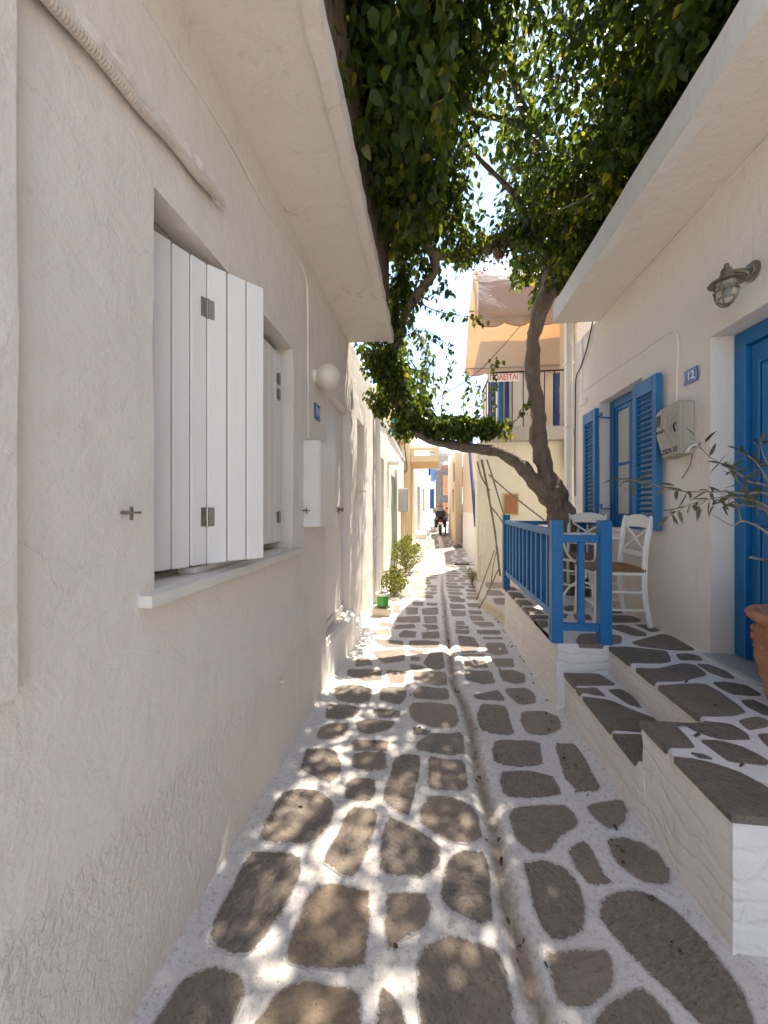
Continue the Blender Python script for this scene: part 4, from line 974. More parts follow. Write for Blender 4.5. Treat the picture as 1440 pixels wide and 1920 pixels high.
# bulkhead lantern, right wall
ly, lz = 2.36, 2.727
lt = thing('lantern', 'bronze ship lantern with caged glass on the right wall above the door', 'wall lamp', (XR, ly, lz))
q = MB(); q.lathe([(0, 0), (.052, 0), (.054, .008), (.040, .018), (.038, .028), (0, .030)], 0, 0, 0, 28)
bmesh.ops.rotate(q.bm, cent=(0, 0, 0), matrix=Matrix.Rotation(R(-90), 3, 'Y'), verts=q.bm.verts); bmesh.ops.translate(q.bm, vec=(XR, ly, lz), verts=q.bm.verts); q.build('wall_mount', 'bronze', lt, smooth=True)
hx = XR-.135
q = MB(); q.tube([(XR-.02, ly, lz-.012), (XR-.06, ly, lz+.006), (hx, ly, lz+.004)], [.017, .014, .010], 10, 4); q.build('arm', 'bronze', lt, smooth=True)
q = MB(); q.lathe([(.0, .052), (.010, .050), (.013, .040), (.008, .031), (.020, .026), (.026, .015), (.030, -.010), (.040, -.030), (.078, -.048), (.083, -.058), (.078, -.060), (.03, -.050), (0, -.05)], hx, ly, lz, 32); q.build('lamp_cap', 'bronze', lt, smooth=True)
q = MB(); q.lathe([(.046, -.052), (.048, -.10), (.046, -.13), (.036, -.158), (.020, -.175), (0, -.18)], hx, ly, lz, 28); q.build('glass_globe', 'lampglass', lt, smooth=True)
q = MB(); q.lathe([(.0, -.06), (.014, -.065), (.020, -.09), (.014, -.12), (0, -.125)], hx, ly, lz, 16); q.build('bulb', 'sign_white', lt, smooth=True)
q = MB()
for k in range(2):
    a = k*math.pi/2+.6; c_, s_ = math.cos(a), math.sin(a)
    q.tube([(hx+c_*r, ly+s_*r, lz+z) for r, z in [(.053, -.055), (.055, -.11), (.048, -.145), (.026, -.178), (0, -.188), (-.026, -.178), (-.048, -.145), (-.055, -.11), (-.053, -.055)]], .0038, 6, 2)
q.tube([(hx+.056*math.cos(a*math.pi/12), ly+.056*math.sin(a*math.pi/12), lz-.105) for a in range(25)], .0038, 6, 1)
q.build('cage', 'bronze', lt, smooth=True)

# ================================================================ BLUE RAILING
rl = thing('railing', 'bright blue wooden railing round the raised terrace on the right', 'railing', (.88, 2.83, TZ))
py0, py1, px1 = 2.83, 4.60, 1.205
for (x, y, zt) in [(.885, py0, 1.325), (px1, py0, 1.325), (.885, py1, 1.325), (1.72, py1, 1.28)]:
    q = MB(); q.box(x-.038, x+.038, y-.038, y+.038, TZ, zt, .004); q.build('post', 'blue', rl)
zt0, zb0 = 1.235, .665
q = MB(); q.bar((.885, py0+.038, zt0), (.885, py1-.038, zt0+.01), .055, .05, .004); q.build('top_rail', 'blue', rl)
q = MB(); q.bar((.885, py0+.038, zb0-.005), (.885, py1-.038, zb0-.005), .045, .05, .004); q.build('bottom_rail', 'blue', rl)
nb = 11
for i in range(nb):
    y = py0+.038+(py1-py0-.076)*(i+.8)/(nb+.6)
    q = MB(); q.box(.885-.019, .885+.019, y-.019, y+.019, zb0+.018, zt0-.022, .003); q.build('baluster', 'blue', rl)
q = MB(); q.box(.923, px1-.038, py0-.022, py0+.022, 1.17, 1.222, .004); q.build('top_rail', 'blue', rl)
q = MB(); q.box(.923, px1-.038, py0-.022, py0+.022, .555, .605, .004); q.build('bottom_rail', 'blue', rl)
q = MB(); q.box(1.030, 1.072, py0-.02, py0+.02, .605, 1.17, .003); q.build('baluster', 'blue', rl)
q = MB(); q.bar((.923, py1, 1.235), (1.68, py1, 1.235), .05, .045, .004); q.build('top_rail', 'blue', rl)
q = MB(); q.bar((.923, py1, .66), (1.68, py1, .66), .045, .045, .004); q.build('bottom_rail', 'blue', rl)
for x in (1.07, 1.22, 1.37, 1.52): q = MB(); q.box(x-.019, x+.019, py1-.019, py1+.019, .685, 1.21, .003); q.build('baluster', 'blue', rl)

# ================================================================ CHAIRS AND TABLE
def make_chair(label):
    """front = +x; stands on z=0"""
    t = thing('chair', label, 'chair', (0, 0, 0), 'white taverna chairs on the terrace')
    w2, dp_ = .175, .18
    for s in (-1, 1):
        q = MB(); q.tube([(dp_+.015, s*(w2+.005), 0), (dp_-.002, s*w2, .25), (dp_, s*w2, .44)], [.0155, .018, .019], 8, 3); q.build('leg', 'chair_white', t, smooth=True)
        q = MB()
        pts = [(-dp_-.045, s*(w2+.002), 0), (-dp_-.005, s*w2, .22), (-dp_, s*w2, .44), (-dp_-.012, s*w2, .62), (-dp_-.055, s*(w2+.004), .87)]
        for a_, c_ in zip(pts, pts[1:]): pass
        P = []
        for i in range(len(pts)-1):
            p0, p1, p2, p3 = [Vector(pts[max(0, min(len(pts)-1, k))]) for k in (i-1, i, i+1, i+2)]
            for k in range(4):
                u = k/4; P.append(.5*((2*p1)+(p2-p0)*u+(2*p0-5*p1+4*p2-p3)*u*u+(3*p1-p0-3*p2+p3)*u**3))
        P.append(Vector(pts[-1])); rings = []
        for i, p in enumerate(P):
            wx = .020 if p.z > .05 else .018; wy = .014; 
            if i == len(P)-1: wx *= .7; wy *= .8
            rings.append([q.bm.verts.new((p.x+a_*wx, p.y+c_*wy, p.z)) for a_, c_ in [(-1, -.7), (-.7, -1), (.7, -1), (1, -.7), (1, .7), (.7, 1), (-.7, 1), (-1, .7)]])
        for r0, r1 in zip(rings, rings[1:]):
            for k in range(8): q.bm.faces.new((r0[k], r0[(k+1) % 8], r1[(k+1) % 8], r1[k]))
        q.bm.faces.new(rings[0]); q.bm.faces.new(rings[-1])
        q.build('back_post', 'chair_white', t, smooth=True)
    # seat frame
    q = MB(); z = .425
    q.bar((dp_, -w2, z), (dp_, w2, z), .022, .04, .003); q.bar((-dp_, -w2, z), (-dp_, w2, z), .022, .04, .003)
    for s in (-1, 1): q.bar((-dp_, s*w2, z), (dp_, s*w2, z), .022, .04, .003)
    q.build('seat_frame', 'chair_white', t)
    # rush seat: woven strands wound corner to corner
    q = MB(); n = 15; hw, hd = w2+.006, dp_+.006
    q.box(-hd, hd, -hw, hw, .437, .452, .006, seg=2)
    for i in range(n):
        k = (i+.5)/n
        a, c = hd*k, hw*k; zz = .452+.006*(1-k)
        lp = [(-a, -c), (a, -c), (a, c), (-a, c), (-a, -c)]
        for p0, p1 in zip(lp, lp[1:]): q.tube([(p0[0], p0[1], zz+random.uniform(-.001, .001)), ((p0[0]+p1[0])/2, (p0[1]+p1[1])/2, zz+.002), (p1[0], p1[1], zz)], .0072, 5, 1)
    for s in (-1, 1):
        for i in range(26):
            u = -1+2*(i+.5)/26
            q.tube([(u*hd, s*hw, .456), (u*hd, s*(hw+.010), .444), (u*hd, s*hw, .428)], .0066, 5, 2)
            q.tube([(s*hd, u*hw, .456), (s*(hd+.010), u*hw, .444), (s*hd, u*hw, .428)], .0066, 5, 2)
    q.build('rush_seat', 'rush', t, smooth=True)
    # stretchers
    for s in (-1, 1):
        for z in (.13, .27): q = MB(); q.tube([(-dp_-.01, s*w2, z), (dp_, s*w2, z+.005)], .0095, 8, 1); q.build('stretcher', 'chair_white', t, smooth=True)
    for z in (.17, .31): q = MB(); q.tube([(dp_, -w2, z), (dp_, w2, z)], .0095, 8, 1); q.build('stretcher', 'chair_white', t, smooth=True)
    q = MB(); q.tube([(-dp_-.01, -w2, .22), (-dp_-.01, w2, .22)], .0095, 8, 1); q.build('stretcher', 'chair_white', t, smooth=True)
    # back: arched crest, cross, lower rail
    q = MB(); rings = []
    for i in range(13):
        u = -1+i/6; y = u*(w2-.008); x = -dp_-.044-.014*(1-u*u); zt = .845+.035*(1-abs(u)**2.4); zb = .772+.006*(1-u*u)
        rings.append([q.bm.verts.new(p) for p in [(x-.009, y, zb), (x+.009, y, zb), (x+.006, y, zt), (x-.012, y, zt)]])
    for r0, r1 in zip(rings, rings[1:]):
        for k in range(4): q.bm.faces.new((r0[k], r0[(k+1) % 4], r1[(k+1) % 4], r1[k]))
    q.bm.faces.new(rings[0]); q.bm.faces.new(rings[-1]); q.build('crest_rail', 'chair_white', t, smooth=True)
    q = MB(); q.bar((-dp_-.010, -w2+.01, .565), (-dp_-.010, w2-.01, .565), .018, .038, .003, (0, 0, 1)); q.build('lower_rail', 'chair_white', t)
    for s in (-1, 1):
        q = MB(); q.tube([(-dp_-.012+.003*s, -s*(w2-.015), .583), (-dp_-.034+.003*s, 0, .68), (-dp_-.048+.003*s, s*(w2-.02), .775)], .0095, 8, 3); q.build('cross_slat', 'chair_white', t, smooth=True)
    return t
ch = make_chair('white wooden chair with rush seat nearest the house wall, its cross back to the right')
ch2 = copy_tree(ch, (1.515, 4.10, TZ+.007), R(232), 'white wooden chair half hidden behind the blue railing, beside the tree trunk')
ch.location = (1.478, 3.385, TZ+.007); ch.rotation_euler.z = R(183)
tb = thing('bistro_table', 'small round white metal table between the two white chairs', 'table', (1.475, 3.76, TZ))
q = MB(); q.lathe([(0, .668), (.27, .668), (.275, .674), (.275, .69), (.27, .694), (0, .694)], 1.475, 3.76, TZ, 36); q.build('tabletop', 'chair_white', tb, smooth=True)
for k in range(3):
    a = R(20+120*k); c_, s_ = math.cos(a), math.sin(a)
    q = MB(); q.tube([(1.475+c_*r, 3.76+s_*r, TZ+z) for r, z in [(.22, .665), (.23, .58), (.18, .47), (.08, .38), (.03, .33), (.06, .26), (.16, .20), (.23, .10), (.24, .008)]], .0115, 8, 3); q.build('leg', 'chair_white', tb, smooth=True)
q = MB(); q.tube([(1.475+.10*math.cos(a*.2618), 3.76+.10*math.sin(a*.2618), TZ+.40) for a in range(25)], .008, 6, 1); q.build('ring', 'chair_white', tb, smooth=True)

# ================================================================ POT WITH OLIVE
cx_, cy_ = 1.66, 1.87
pot = thing('plant_pot', 'large terracotta pot with rough relief band standing on the near terrace', 'pot', (cx_, cy_, TZ+.006))
prof = [(.105, 0), (.125, .01), (.15, .06), (.162, .10), (.158, .115), (.17, .16), (.180, .175), (.178, .19), (.190, .235), (.196, .25), (.194, .27), (.198, .33), (.196, .385), (.186, .40), (.183, .415), (.205, .425), (.222, .44), (.226, .455), (.218, .468), (.195, .470), (.182, .455), (.172, .41), (.15, .40)]
q = MB(); q.lathe([(r, z*1.0) for r, z in prof], cx_, cy_, TZ+.006, 56, .012); q.build('pot_body', 'terracotta', pot, smooth=True)
q = MB()
for i in range(120):
    a = random.uniform(0, 6.283); z = random.uniform(.30, .40); r = .196
    q.sphere((cx_+r*math.cos(a), cy_+r*math.sin(a), TZ+z), random.uniform(.006, .014), 6, 4, (1, 1, random.uniform(.6, 1.4)))
q.build('relief_band', 'terracotta', pot, smooth=True)
q = MB(); q.lathe([(.158, .405), (.10, .415), (0, .42)], cx_, cy_, TZ+.008, 24, .03); q.build('soil', 'soil', pot)
olive = thing('olive_tree', 'small olive tree with sparse grey-green leaves growing from the terracotta pot', 'tree', (cx_, cy_, TZ+.42))
q = MB(); q.tube([(cx_, cy_, TZ+.40), (cx_+.02, cy_-.01, .95+.1), (cx_-.01, cy_-.03, 1.25), (cx_-.02, cy_-.02, 1.40), (cx_, cy_+.02, 1.75), (cx_+.03, cy_+.05, 2.0)], [.022, .019, .016, .013, .009, .005], 8, 3, nz=.2, nf=20); q.build('trunk', 'twig', olive, smooth=True)
def leafset(kind):
    if kind == 'vine': return [(0, 0), (.5, 0), (1, 0)], [(.22, .30), (.60, .26)]
    if kind == 'olive': return [(0, 0), (.5, 0), (1, 0)], [(.28, .115), (.68, .10)]
    return [(0, 0), (.5, 0), (1, 0)], [(.25, .24), (.65, .22)]
def leaf_base(kind, fold=.12, curl=.10):
    mid, side = leafset(kind)
    def cz(x): return -curl*x*x
    v = [(0, 0, 0), (.5, 0, cz(.5)), (1, 0, cz(1))]+[(x, y, cz(x)+fold*y*1.6) for x, y in side]+[(x, -y, cz(x)+fold*y*1.6) for x, y in side]
    f = [(0, 1, 3), (3, 1, 4), (4, 1, 2), (0, 5, 1), (5, 6, 1), (6, 2, 1)]
    return np.array(v), np.array(f)
def rot_basis(tip, up):
    x = tip/np.linalg.norm(tip, axis=1, keepdims=True)
    y = np.cross(up, x); y /= (np.linalg.norm(y, axis=1, keepdims=True)+1e-9); z = np.cross(x, y)
    return np.stack([x, y, z], 2)
def leaf_cloud(name, pos, Rm, size, kind, mat, par, fold=.12, curl=.2, stuff=True):
    bv, bf = leaf_base(kind, fold, curl); n = len(pos)
    if n == 0: return None
    cur = rng.uniform(.2, 1.8, (n, 1, 1)); bb = np.repeat(bv[None], n, 0).copy(); bb[:, :, 2:3] *= cur
    v = np.einsum('nij,nkj->nki', Rm, bb)*size[:, None, None]+pos[:, None, :]
    v = v.reshape(-1, 3); f = (bf[None]+(np.arange(n)*len(bv))[:, None, None]).reshape(-1, 3)
    me = bpy.data.meshes.new(name); me.vertices.add(len(v)); me.vertices.foreach_set('co', v.ravel())
    me.loops.add(f.size); me.loops.foreach_set('vertex_index', f.ravel())
    me.polygons.add(len(f)); me.polygons.foreach_set('loop_start', np.arange(len(f))*3); me.polygons.foreach_set('loop_total', np.full(len(f), 3))
    me.update(); me.validate()
    a = me.attributes.new('tint', 'FLOAT', 'POINT'); a.data.foreach_set('value', np.repeat(rng.random(n)*.999, len(bv)))
    me.polygons.foreach_set('use_smooth', np.ones(len(f), bool)); me.materials.append(M[mat])
    o = bpy.data.objects.new(name, me); COL.objects.link(o)
    if par is not None: parent(o, par)
    if stuff: o['kind'] = 'stuff'
    return o
LEAFM = {}
def single_leaf(kind, mat, pos, Rm, size, par):
    key = (kind, mat, random.randrange(4))
    if key not in LEAFM:
        bv, bf = leaf_base(kind, random.uniform(.05, .25), random.uniform(.05, .4)); me = bpy.data.meshes.new('leaf')
        me.from_pydata([tuple(p) for p in bv], [], [tuple(int(i) for i in t) for t in bf]); me.materials.append(M[mat])
        me.polygons.foreach_set('use_smooth', [True]*len(bf)); LEAFM[key] = me
    o = bpy.data.objects.new('leaf', LEAFM[key]); COL.objects.link(o)
    m = Matrix(Rm.tolist()).to_4x4()
    o.parent = par; o.matrix_parent_inverse = Matrix.Translation(-par.location)
    o.location = Vector(pos); o.rotation_euler = m.to_euler(); o.scale = (size, size, size); return o
YO = 1.80
br = [([(1476, 1020, YO), (1440, 1000, YO), (1415, 984, YO), (1389, 977, YO), (1375, 986, YO), (1351, 974, YO), (1335, 964, YO)], .0055, 0),
      ([(1490, 985, YO+.05), (1440, 957, YO), (1401, 948, YO-.02), (1354, 945, YO-.04)], .0045, 1),
      ([(1500, 1000, YO+.02), (1440, 928, YO), (1400, 926, YO-.03), (1354, 922, YO-.05), (1290, 922, YO-.06), (1252, 916, YO-.06), (1217, 907, YO-.06), (1179, 899, YO-.05), (1162, 897, YO-.05)], .0045, 2),
      ([(1490, 960, YO+.05), (1440, 913, YO+.03), (1405, 903, YO+.03), (1383, 887, YO+.03), (1350, 868, YO+.02), (1330, 856, YO+.02), (1313, 838, YO+.02), (1302, 823, YO+.02)], .0042, 2),
      ([(1480, 985, YO-.03), (1430, 945, YO-.05), (1372, 932, YO-.08), (1325, 937, YO-.09), (1296, 945, YO-.1), (1272, 957, YO-.1), (1247, 973, YO-.1)], .0038, 2),
      ([(1480, 970, YO+.1), (1440, 903, YO+.12), (1420, 870, YO+.12), (1395, 850, YO+.14), (1375, 850, YO+.14)], .0038, 2),
      ([(1470, 1000, YO+.1), (1415, 935, YO+.08), (1385, 905, YO+.06), (1367, 880, YO+.05), (1370, 862, YO+.05)], .0035, 2),
      ([(1389, 977, YO), (1383, 950, YO+.01), (1372, 932, YO+.02), (1350, 926, YO+.03)], .003, 0),
      ([(1325, 937, YO-.09), (1310, 950, YO-.08), (1304, 958, YO-.08), (1318, 958, YO-.07)], .002, 0),
      ([(1480, 950, YO+.15), (1450, 890, YO+.16), (1430, 850, YO+.16), (1425, 820, YO+.16)], .004, 2)]
nl = 0
for pts, r, lf in br:
    P = [Vector(WY(*p)) for p in pts]
    q = MB(); q.tube(P, [max(.0012, r*(1-.75*i/(len(P)-1))) for i in range(len(P))], 6, 3, nz=.25, nf=60); q.build('branch', 'twig', olive, smooth=True)
    if lf == 0: continue
    L_ = len(P)
    for i in range(L_-1):
        if lf == 2 and i < 1: continue
        if lf == 1 and i < 2: continue
        seg = (P[i+1]-P[i]).length; k = max(2, int(seg/.0105))
        for j in range(k):
            if random.random() < .30: continue
            p = P[i].lerp(P[i+1], random.random()); ax = (P[i+1]-P[i]).normalized()
            side = Vector((random.uniform(-1, 1), random.uniform(-1, 1), random.uniform(-.8, .9))).normalized()
            tip = (ax*.75+side*.9+Vector((0, 0, -.25))).normalized(); up = Vector((random.uniform(-1, 1), random.uniform(-1, 1), 1)).normalized()
            Rm = rot_basis(np.array([tip]), np.array([up]))[0]
            p2 = p
            if random.random() < .3: p2 = p+side*random.uniform(.01, .04)
            single_leaf('olive', 'olive', p2, Rm, random.uniform(.045, .078), olive); nl += 1

# ================================================================ THE BIG TREE OVER THE LANE
YT = 4.5
tree = thing('tree', 'old vine tree with forked leaning trunk rising from the terrace and arching over the lane', 'tree', (1.55, YT, TZ))
T = lambda px, py, y=YT: Vector(WY(px, py, y))
q = MB(); q.tube([T(1072, 1112), T(1068, 1060), T(1062, 1010), T(1052, 965), T(1042, 935), T(1030, 905), T(1019, 868), T(1010, 825), T(1008, 780), T(1004, 740), T(998, 690), T(1000, 640), T(1010, 590), T(1030, 540), T(1045, 490), T(1058, 440), T(1068, 380), T(1085, 300, 4.3)],
       [.20, .16, .13, .135, .14, .105, .090, .082, .078, .076, .076, .078, .085, .095, .10, .10, .08, .06], 22, 6, nz=.42, nf=9); 
for i in range(14):
    p = T(random.uniform(1030, 1052), random.uniform(905, 985), 4.5-random.uniform(.09, .12)); q.sphere(p, random.uniform(.025, .045), 10, 7, (1, .7, random.uniform(.8, 1.3)))
q.build('trunk', 'bark', tree, smooth=True)
limbs = [
 ([T(1046, 950), T(1025, 928), T(998, 896), T(970, 868), T(940, 850), T(905, 842, 4.45), T(860, 836, 4.4), T(815, 828, 4.3), T(785, 812, 4.25), T(762, 785, 4.2), T(742, 750, 4.15), T(732, 715, 4.1), T(735, 680, 4.05), T(748, 620, 4.0)],
  [.11, .10, .080, .070, .064, .058, .052, .048, .048, .048, .046, .048, .044, .038]),
 ([T(748, 620, 4.0), T(765, 580, 3.95), T(785, 548, 3.9), T(808, 520, 3.85), T(817, 495, 3.8), T(806, 465, 3.7), T(790, 440, 3.6), T(765, 410, 3.45), T(745, 380, 3.3), T(728, 330, 3.2)],
  [.045, .042, .045, .045, .046, .046, .045, .042, .038, .03]),
 ([T(1052, 452), T(1035, 428, 4.48), T(1005, 424, 4.45), T(970, 434, 4.42), T(930, 452, 4.4), T(890, 468, 4.35), T(850, 482, 4.3), T(815, 470, 4.2), T(780, 430, 4.1)],
  [.09, .085, .08, .078, .07, .065, .055, .045, .03]),
 ([T(1060, 430), T(1090, 370, 4.3), T(1130, 300, 4.1), T(1180, 210, 3.9), T(1230, 100, 3.7), T(1260, 0, 3.6)], [.09, .08, .07, .06, .05, .04]),
 ([T(722, 225, 2.75), T(728, 180, 2.7), T(737, 130, 2.68), T(735, 80, 2.66), T(728, 20, 2.64), T(720, -60, 2.62)], [.034, .036, .038, .037, .036, .036]),
 ([T(722, 225, 2.75), T(712, 250, 2.9), T(716, 300, 3.1), T(728, 330, 3.2)], [.030, .028, .028, .028]),
 ([T(1068, 380), T(1030, 300, 4.2), T(980, 200, 3.9), T(950, 80, 3.6), T(930, -60, 3.3)], [.07, .05, .04, .034, .03]),
 ([T(1000, 240, 4.0), T(930, 220, 3.9), T(860, 200, 3.7), T(800, 150, 3.5)], [.035, .03, .025, .018]),
 ([T(1000, 424, 4.45), T(960, 360, 4.2), T(900, 300, 4.0), T(860, 250, 3.8)], [.03, .026, .02, .014]),
]
for P, r in limbs:
    q = MB(); q.tube(P, r, 16, 6, nz=.34, nf=9); q.build('limb', 'bark', tree, smooth=True)
# ---- foliage
POS, TIP, SIZ = [], [], []
def add_leaf(p, down=.8, size=.07):
    POS.append(tuple(p)); t = rng.normal(size=3); t[2] = -abs(t[2])*.6-down*1.6
    TIP.append(t); SIZ.append(size*rng.uniform(.55, 1.22))
def dens(x, y, z, f=1.5): return noise.noise((x*f, y*f, z*f*.8))
def canopy():
    n = 0
    # canopy roof between and above the houses
    for _ in range(170000):
        x = rng.uniform(-.75, 3.1); y = rng.uniform(1.0, 5.0); u = rng.random()
        zb = 4.22+.32*noise.noise((x*1.1, y*1.1, 5))+.16*noise.noise((x*3, y*3, 9))
        if x < .25: zb -= .45*min(1, (.25-x)/.5)*(1 if y < 3.4 else .3)
        if x > 1.25: zb = max(zb, 3.72+.1*noise.noise((x*2, y*2, 1)))-.25
        if y > 4.25 and x < .75: continue
        if y > 4.55 and x < 1.0: continue
        z = zb+(u**1.5)*1.45
        g = math.exp(-(((x-.64)/.30)**2+((y-3.15)/1.0)**2))
        g2 = math.exp(-(((x-.15)/.30)**2+((y-2.3)/.55)**2))
        g3 = math.exp(-(((x-.15)/.25)**2+((y-3.95)/.4)**2))
        keep = .62+.7*dens(x, y, z)-.50*g-.05*g2
        # vertical streamers in the thin part
        if g > .3 and noise.noise((x*6, y*6, 2)) < .05: keep -= .22
        if rng.random() > keep: continue
        add_leaf((x, y, z), .42, .076); n += 1
    return n
canopy()
# left curtain over the reed screen
for _ in range(6500):
    x = rng.uniform(-.42, .12); y = rng.uniform(1.15, 3.5); lo = 3.32+.25*noise.noise((y*1.5, x*2, 3))+(max(0, y-2.2)*.42)
    z = lo+rng.random()**1.1*1.3
    if x < -.34 and z < 3.45 and y > 2.1: continue
    if rng.random() > .60+.9*dens(x, y, z, 2): continue
    add_leaf((x, y, z), .55, .078)
# foliage along the left limb
def along(P, n, rad, up=.0, size=.06, down=.7):
    for _ in range(n):
        t = rng.random()*(len(P)-1); i = int(t); p = P[i].lerp(P[min(i+1, len(P)-1)], t-i)
        d = rng.normal(size=3); d /= np.linalg.norm(d)
        r = rad*rng.random()**.5
        p2 = (p.x+d[0]*r, p.y+d[1]*r*.8, p.z+up+d[2]*r*.8)
        if dens(*p2, 4.5) < -.16: continue
        if p2[0] < -.30 and p2[1] < 3.9 and p2[2] < 3.25: continue
        if p2[0] < -.79: continue
        add_leaf(p2, down, size)
along([T(935, 812, 4.42), T(880, 808, 4.36), T(840, 806, 4.24), T(800, 800, 4.14), T(770, 780, 4.1)], 5200, .18, .045, .066)
for _ in range(3000):
    d = rng.normal(size=3); d /= np.linalg.norm(d); k = rng.random()**.4
    p = (-.30+d[0]*.40*k, 4.95+d[1]*.55*k, 3.0+d[2]*.75*k)
    if dens(*p, 3) < -.12 or p[0] < -.78: continue
    add_leaf(p, .7, .066)
along([T(800, 800, 4.3), T(765, 760, 4.2), T(735, 715, 4.05), T(722, 665, 3.98)], 3400, .21, .04)
along([T(710, 690, 4.1), T(720, 630, 4.0), T(750, 570, 3.95), T(770, 520, 3.9)], 3000, .22, .0)
along([T(770, 520, 3.9), T(780, 450, 3.7), T(750, 380, 3.4), T(720, 330, 3.2)], 1800, .30, .0)
along([T(1000, 440, 4.45), T(940, 460, 4.4), T(880, 480, 4.35), T(850, 500, 4.2)], 900, .20, .06)
along([T(1085, 470), T(1040, 445), T(1010, 420)], 500, .22, .16)
along([T(700, 735, 4.2), T(720, 775, 4.2), T(760, 810, 4.25)], 700, .12, .0)
# free shoots
shoots = [[(925, 800, 4.4), (922, 740, 4.4), (928, 690, 4.38), (930, 672, 4.36)], [(880, 800, 4.4), (868, 760, 4.4), (880, 715, 4.38), (872, 690, 4.35)],
          [(770, 560, 3.9), (810, 580, 3.9), (850, 590, 3.9), (905, 598, 3.88)], [(760, 600, 3.95), (790, 640, 3.95), (800, 690, 3.95), (795, 720, 3.95)],
          [(835, 800, 4.3), (828, 760, 4.3), (840, 700, 4.3), (852, 670, 4.28)], [(930, 800, 4.4), (965, 790, 4.35), (985, 765, 4.3), (992, 752, 4.3)],
          [(700, 700, 4.0), (690, 670, 3.9), (680, 652, 3.88), (665, 648, 3.87)], [(740, 640, 4), (790, 620, 3.95), (830, 640, 3.95), (850, 660, 3.95)],
          [(900, 800, 4.4), (895, 770, 4.4), (905, 745, 4.4), (898, 720, 4.38)], [(800, 560, 3.9), (826, 540, 3.88), (835, 530, 3.86), (842, 552, 3.86)],
          [(1030, 400, 3.2), (1080, 380, 3.1), (1130, 345, 3.0), (1185, 290, 2.9)], [(790, 800, 4.3), (800, 750, 4.3), (815, 730, 4.3), (830, 700, 4.3)]]
for s in shoots:
    P = [T(a, b_, c_) for a, b_, c_ in s]; q = MB(); q.tube(P, [.006, .005, .004, .002], 5, 4); q.build('shoot', 'twig', tree)
    for k in range(46):
        t = rng.random()*(len(P)-1); i = int(t); p = P[i].lerp(P[i+1], t-i)
        add_leaf((p.x+rng.normal()*.022, p.y+rng.normal()*.022, p.z+rng.normal()*.022), .5, .062)
POS = np.array(POS); TIP = np.array(TIP); SIZ = np.array(SIZ)
UP = rng.normal(size=(len(POS), 3)); UP[:, 2] = np.abs(UP[:, 2])+.2
RM = rot_basis(TIP, UP)
# the leaves that show largest become parts of their own
dd = POS-np.array([0, 0, EYE]); fw = dd[:, 0]*-ST+dd[:, 1]*CT; rt = dd[:, 0]*CT+dd[:, 1]*ST
ppx = 720+721*rt/np.maximum(fw, .01); ppy = 950-721*dd[:, 2]/np.maximum(fw, .01)
vis = (fw > .3) & (ppx > 560) & (ppx < 1330) & (ppy > 5) & (ppy < 900) & ((ppx < 1370-ppy*.6) | (fw > 4.4))
score = np.where(vis, SIZ/fw, 0)
# exposed from below: fewest leaves between it and the eye, taken as the lowest in its screen cell
cell = {}
for i in np.argsort(fw):
    if not vis[i]: continue
    key = (int(ppx[i]//26), int(ppy[i]//26))
    if key not in cell: cell[key] = i
cand = sorted(cell.values(), key=lambda i: -score[i])[:298]
sel = np.zeros(len(POS), bool); sel[cand] = True
for i in cand: single_leaf('vine', 'leaf', POS[i], RM[i], float(SIZ[i]), tree)
leaf_cloud('crown', POS[~sel], RM[~sel], SIZ[~sel], 'vine', 'leaf', tree)
print('leaves', len(POS), 'olive', nl)
# magenta bracts
for c in [(935, 478, 4.2), (1010, 30, 3.2), (870, 330, 3.6), (845, 262, 3.4), (985, 300, 3.6), (905, 505, 4.2), (740, 585, 4.0), (1000, 355, 3.8)]:
    p = T(*c); n = 26 if c[0] == 935 else 9
    pos = np.array(p)[None]+rng.normal(size=(n, 3))*(.05 if n > 20 else .04); tp = rng.normal(size=(n, 3)); tp[:, 2] -= .6
    leaf_cloud('bract_cluster', pos, rot_basis(tp, rng.normal(size=(n, 3))), np.full(n, .04), 'shrub', 'magenta', tree)

# dead branches leaning by the cream house
for lab, sets in [('bare brown dead branches leaning from the limb down to the ledge', [([(903, 862, 6.0), (912, 905, 5.9), (920, 950, 5.8), (927, 990, 5.7), (932, 1030, 5.6), (938, 1080, 5.5)], .018), ([(895, 866, 6.0), (903, 895, 5.95), (918, 920, 5.9)], .014)]),
                  ('long thin grey stems crossing behind the blue railing', [([(913, 862, 6.0), (925, 900, 5.8), (940, 950, 5.5), (948, 970, 5.4)], .013), ([(917, 890, 6.0), (950, 920, 5.7), (985, 948, 5.3), (1020, 975, 4.9)], .012), ([(922, 952, 5.7), (935, 968, 5.6), (945, 985, 5.5)], .011)]),
                  ('two thin sticks propped on the curb below the cream wall', [([(894, 1124, 5.05), (910, 1080, 5.4), (927, 1032, 5.8)], .010), ([(898, 1140, 4.9), (915, 1110, 5.2), (937, 1062, 5.5)], .010), ([(920, 1100, 5.3), (925, 1060, 5.5), (930, 1035, 5.7)], .007)])]:
    t = thing('dead_branches', lab, 'branches', T(*sets[0][0][-1]))
    for P, r in sets:
        q = MB(); q.tube([T(*p) for p in P], [r*(1-.35*i/len(P)) for i in range(len(P))], 7, 4, nz=.3, nf=14); q.build('branch', 'deadwood' if 'brown' in lab else 'twig', t, smooth=True)

